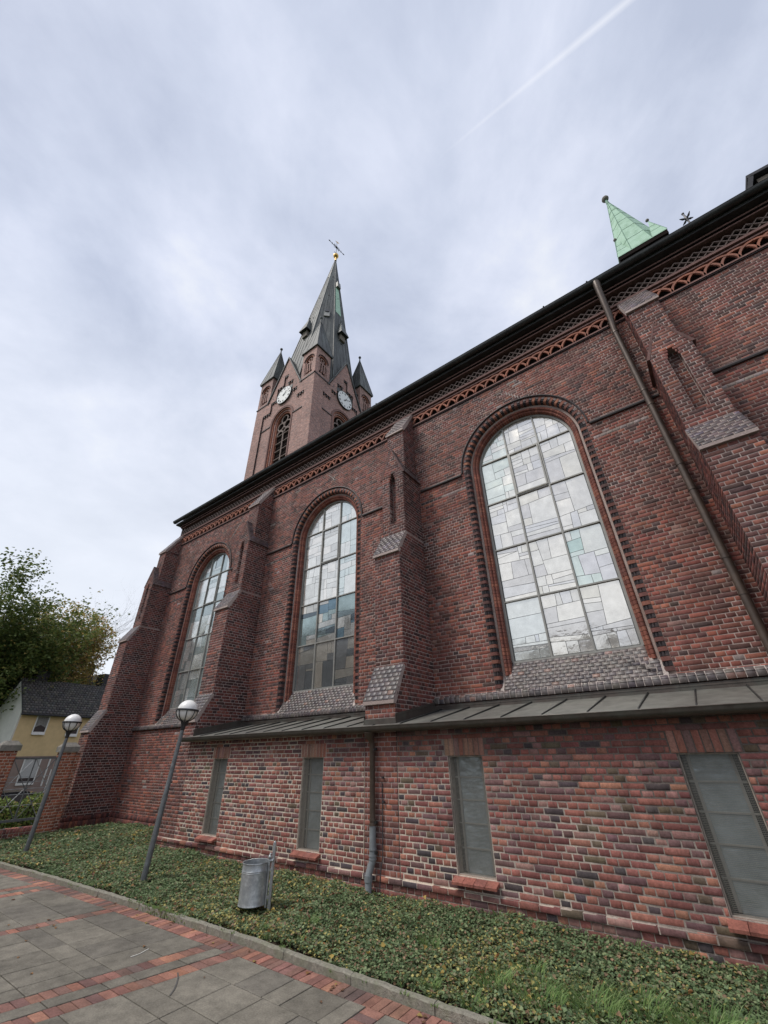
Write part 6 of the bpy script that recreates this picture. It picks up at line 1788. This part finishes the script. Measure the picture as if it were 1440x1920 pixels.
# ------------------------------------------------------------------ yellow house
def house(name, label, O, yaw, build):
    t = thing(name, label, 'house', O, yaw); build(t); return t
def yellow(t):
    # local: +x along the facade (away), facade plane y=0 facing -y... here facade faces local -y
    L = 9.5
    g0 = -0.62; gable = [(0.0, g0), (0.0, 5.0), (1.9, 7.25), (7.2, 1.6), (7.2, g0)]
    w = MB()
    w.prism(gable, 0.0, L, lambda p, q, t_: (t_, p, q), 0)
    w.build('wall', 'plaster_white', t)
    f = MB(); f.box(0.10, L, -0.03, 0.01, 2.16, 4.98); f.build('upper_facade', 'plaster_yellow', t)
    f = MB(); f.box(0.10, L, -0.02, 0.01, g0, 2.12); f.box(0.10, L, -0.045, 0.01, 2.12, 2.16); f.build('lower_facade', 'plaster_rose', t)
    # roof of real tiles
    a, b = (-0.35, 4.86), (1.95, 7.42)
    Ls = math.hypot(b[0] - a[0], b[1] - a[1]); v = (0, (b[0] - a[0]) / Ls, (b[1] - a[1]) / Ls); n = (0, -v[2], v[1])
    r = course_rects([rect(-0.05, L, 0, Ls)], 0, Ls, 0, c=0.235, st=0.24, hd=0.12, mode='stretch', joint=0.035)
    T_ = Bricks(); T_.add((0, a[0], a[1]), (1, 0, 0), v, n, r, pick(len(r), 'tile'), 0.05, 0.06, 0.03)
    rr = MB(); rr.prism([a, b, (b[0], b[1] - 0.1), (a[0], a[1] - 0.1)], -0.05, L, lambda p, q, t_: (t_, p, q)); rr.prism([b, (7.4, 1.7), (7.4, 1.6), (b[0], b[1] - 0.1)], -0.05, L, lambda p, q, t_: (t_, p, q))
    rr.tube([(-0.06, a[0] + 0.02, a[1] - 0.07), (L, a[0] + 0.02, a[1] - 0.07)], 0.07, 8)
    roof = rr.build('roof', 'chimney_slate', t); T_.build('roof_tiles', 'roof_tile', roof)
    ch = MB(); ch.box(0.9, 1.75, 1.9, 2.7, 6.7, 8.0); ch.box(0.84, 1.81, 1.84, 2.76, 8.0, 8.08); ch.build('chimney', 'chimney_slate', roof)
    def win(x0, x1, z0, z1, lower=False):
        fr = MB(); d = -0.03; t_ = 0.07
        fr.box(x0, x0 + t_, d - 0.05, d + 0.01, z0, z1); fr.box(x1 - t_, x1, d - 0.05, d + 0.01, z0, z1); fr.box(x0 + t_, x1 - t_, d - 0.05, d + 0.01, z1 - t_, z1); fr.box(x0 + t_, x1 - t_, d - 0.05, d + 0.01, z0, z0 + t_ * 2)
        o = fr.build('window', 'white_frame', t)
        p = MB(); p.box(x0 + t_, x1 - t_, d - 0.012, d + 0.0, z0 + 2 * t_, z1 - t_); p.build('pane', 'glass_dark', o)
        if not lower:
            c = MB(); m_ = (z0 + z1) / 2; n_ = 10
            for i in range(n_):
                xa = x0 + t_ + (x1 - x0 - 2 * t_) * i / n_; xb_ = xa + (x1 - x0 - 2 * t_) / n_ * 0.7
                zb_ = m_ - 0.12 + 0.15 * abs(i - 4.5) / 4.5 * -1 + 0.1
                c.box(xa, xb_, d - 0.020, d - 0.013, zb_, z1 - t_)
            c.build('curtain', 'curtain', o)
            s = MB(); s.box(x0 + 0.03, x1 - 0.03, d - 0.13, d + 0.01, z0 - 0.06, z0); s.build('sill', 'white_frame', o)
        else:
            c = MB(); zz = z0 + 0.42
            while zz < z1 - t_: c.box(x0 + t_, x1 - t_, d - 0.03, d - 0.013, zz, zz + 0.04); zz += 0.045
            c.build('roller_shutter', 'shutter', o)
    win(1.11, 1.98, 3.56, 4.78); win(3.39, 4.26, 3.48, 4.70); win(6.2, 7.07, 3.48, 4.70)
    win(1.31, 2.40, 0.42, 2.05, True); win(5.3, 6.4, 0.42, 2.05, True)
    m_ = MB()
    m_.tube([(2.95, -0.04, 0.3), (2.98, -0.04, 2.0)], 0.05, 6); m_.tube([(3.28, -0.04, -0.3), (3.28, -0.04, 1.3)], 0.035, 6); m_.build('wall_pipe', 'white_frame', t)
yaw = math.atan2(0.99, -0.14)
# facade must face +X: local -y -> world; local x along the facade direction d, local y = away from the street
house('yellow_house', 'yellow plastered house with dark tiled roof beyond the fence', (-40.51, 10.15, 0), math.atan2(0.99, -0.14), lambda t: yellow(t))

# ------------------------------------------------------------------ house behind with the dark chimney block
def rear(t):
    w = MB(); w.box(-1.0, 6, 0, 7, -0.62, 7.4); w.build('wall', 'plaster_cream', t)
    r = MB(); r.prism([(-0.5, 7.35), (3.5, 9.6), (7.5, 7.35)], -1.4, 6.4, lambda p, q, t_: (t_, p, q)); r.build('roof', 'chimney_slate', t)
    d = MB(); d.box(0.5, 1.5, 0.35, 1.6, 7.2, 9.4); d.build('dormer_block', 'chimney_slate', t)
    f = MB(); f.box(0.6, 1.0, -0.04, 0.02, 7.0, 7.5); f.build('window', 'glass_dark', t)
    c = MB(); c.box(-0.75, -0.25, 1.0, 1.5, 8.4, 10.2); c.build('chimney', 'timber', t)
house('rear_house', 'cream house with dark roof and slate block, half hidden behind the corner buttress', (-49.0, 17.6, 0), math.atan2(0.99, -0.14), rear)

# ------------------------------------------------------------------ trees
def tree(name, label, base, height, spread, seed, n_leaf, leaf_size, palette, lean=(0, 0), bare=0.0, bark='bark', group=None, clip=None, crown_z=0.35, twig_vis=1.0):
    rr = random.Random(seed); t = thing(name, label, 'tree', base, 0, group)
    tk = MB(); tips = []
    def grow(p, d, L, r, lev):
        seg = 5 if lev < 2 else 3
        pts = [p.copy()]; rs = [r]; q = p.copy(); dd_ = d.copy(); kids = []
        for i in range(seg):
            dd_ = (dd_ + Vector((rr.gauss(0, 0.10), rr.gauss(0, 0.10), rr.gauss(0, 0.05) + (0.05 if lev else 0.0)))).normalized()
            q = q + dd_ * (L / seg); pts.append(q.copy()); rs.append(r * (1 - 0.62 * (i + 1) / seg))
            if lev < 4:
                nk = {0: (3 if i >= 1 else 0), 1: 2, 2: 2, 3: 2}[lev]
                for _ in range(nk):
                    a = rr.uniform(0, 2 * math.pi); el = rr.uniform(0.35, 1.05)
                    side = Vector((math.cos(a), math.sin(a), 0)); side = (side - dd_ * side.dot(dd_)).normalized()
                    nd = (dd_ * math.cos(el) + side * math.sin(el)); nd.z += 0.12; nd.normalize()
                    kids.append((q.copy(), nd, L * rr.uniform(0.45, 0.72) * (spread if lev == 0 else 1.0), rs[-1] * 0.62))
            if lev >= 3: tips.append((q.copy(), dd_.copy(), lev))
        tk.tube(pts, rs, 7 if lev < 2 else (4 if lev < 3 else 3), cap=False)
        for k in kids: grow(*k, lev + 1)
    grow(Vector((0, 0, -0.7)), Vector((lean[0], lean[1], 1)).normalized(), height * 0.72, height * 0.026, 0)
    tk.build('trunk', bark, t)
    T = np.array([tuple(q[0]) for q in tips])
    if bare > 0:
        # the outermost twigs are bare
        c = T.mean(0); dr = np.linalg.norm((T - c) / np.array([1, 1, 1.0]), axis=1); lim = np.quantile(dr, 1 - bare); keep = dr < lim
        T = T[keep]
    def smp(n):
        idx = rng.integers(0, len(T), n); P = T[idx] + rng.normal(0, 0.21, (n, 3)) * np.array([1, 1, 0.6]); 
        smp.idx = idx
        return P, np.ones(n)
    cl = rng.uniform(0, 1, len(T))
    def pal(n, P):
        w = np.clip(cl[smp.idx] * 0.5 + rng.uniform(0, 0.5, n), 0, 0.999); sx = (P[:, 0] - T[:, 0].mean()) / max(1, T[:, 0].std()) 
        return palette(n, P, w)
    print(label[:20], T.mean(0) + np.array(base), T.std(0), len(T))
    V, F, C = leaf_mass(n_leaf, smp, leaf_size, pal, 0.45, 0.3)
    np_mesh('crown', V, F, C, 'leaf', t)
    return t, T
def pal_green(n, P, w):
    cols = np.array([(0.078, 0.118, 0.038), (0.112, 0.155, 0.046), (0.165, 0.200, 0.06), (0.26, 0.25, 0.08), (0.42, 0.30, 0.10)])
    k = np.digitize(w + 0.10 * np.clip((P[:, 1] - 1.5) / 4, -1, 1.2), [0.36, 0.60, 0.80, 0.95])
    return cols[k] * rng.uniform(0.75, 1.3, (n, 1))
def pal_autumn(n, P, w):
    cols = np.array([(0.13, 0.17, 0.05), (0.25, 0.24, 0.07), (0.44, 0.32, 0.10), (0.54, 0.36, 0.14), (0.56, 0.32, 0.17)])
    k = np.digitize(w, [0.20, 0.45, 0.68, 0.88])
    return cols[k] * rng.uniform(0.75, 1.25, (n, 1))
if True:
    tree('broadleaf_tree', 'tall dense green broadleaf tree behind the yellow house', (-47.0, 6.3, 0), 9.6, 1.28, 21, 66000, 0.21, pal_green, (0.0, 0.02))
    tree('broadleaf_tree', 'thinner autumn tree with yellow leaves and bare outer twigs', (-47.0, 13.4, 0), 10.8, 1.2, 33, 30000, 0.19, pal_autumn, (0, 0.12), 0.25, 'twig')
    tree('broadleaf_tree', 'bare autumn tree behind the rear house, mirrored in the far window', (-34, -3.5, 0), 11, 0.9, 41, 7000, 0.2, pal_autumn, (0, 0), 0.5, 'bark')

# ------------------------------------------------------------------ houses across the path (seen mirrored in the windows)
def street_house(t, w=12, d=9, eave=6.5, ridge=10.5, wallm='plaster_cream'):
    b = MB(); b.prism([(0, -0.62), (0, eave), (d / 2, ridge), (d, eave), (d, -0.62)], 0, w, lambda p, q, s: (s, p, q)); b.build('wall', wallm, t)
    r = MB()
    r.prism([(-0.4, eave - 0.3), (d / 2, ridge + 0.15), (d / 2, ridge - 0.05), (-0.4, eave - 0.5)], -0.3, w + 0.3, lambda p, q, s: (s, p, q))
    r.prism([(d + 0.4, eave - 0.3), (d / 2, ridge + 0.15), (d / 2, ridge - 0.05), (d + 0.4, eave - 0.5)], -0.3, w + 0.3, lambda p, q, s: (s, p, q))
    roof = r.build('roof', 'chimney_slate', t)
    c = MB(); c.box(w * 0.3, w * 0.3 + 0.8, d / 2 - 0.4, d / 2 + 0.4, ridge - 0.5, ridge + 1.1); c.build('chimney', 'chimney_slate', roof)
    n = int(w // 2.4)
    for fl_ in range(2):
        for i in range(n):
            x0 = 0.8 + i * 2.4; z0 = 0.6 + fl_ * 3.0
            f = MB(); f.box(x0, x0 + 1.2, d - 0.02, d + 0.04, z0, z0 + 1.4); o = f.build('window', 'white_frame', t)
            p = MB(); p.box(x0 + 0.08, x0 + 1.12, d + 0.03, d + 0.055, z0 + 0.08, z0 + 1.32); p.build('pane', 'glass_dark', o)
t = thing('terraced_house', 'brick house close across the path, mirrored in the tall middle window', 'house', (-27, -12.5, 0)); street_house(t, 13, 9, 8.0, 11.2, 'plaster_dark')
t = thing('terraced_house', 'white house farther across the path, mirrored low in the big near window', 'house', (-15, -31, 0)); street_house(t, 26, 9, 8.2, 10.6, 'plaster_white')
print('done', len(bpy.data.objects), sum(len(o.data.polygons) for o in bpy.data.objects if o.type == 'MESH'))
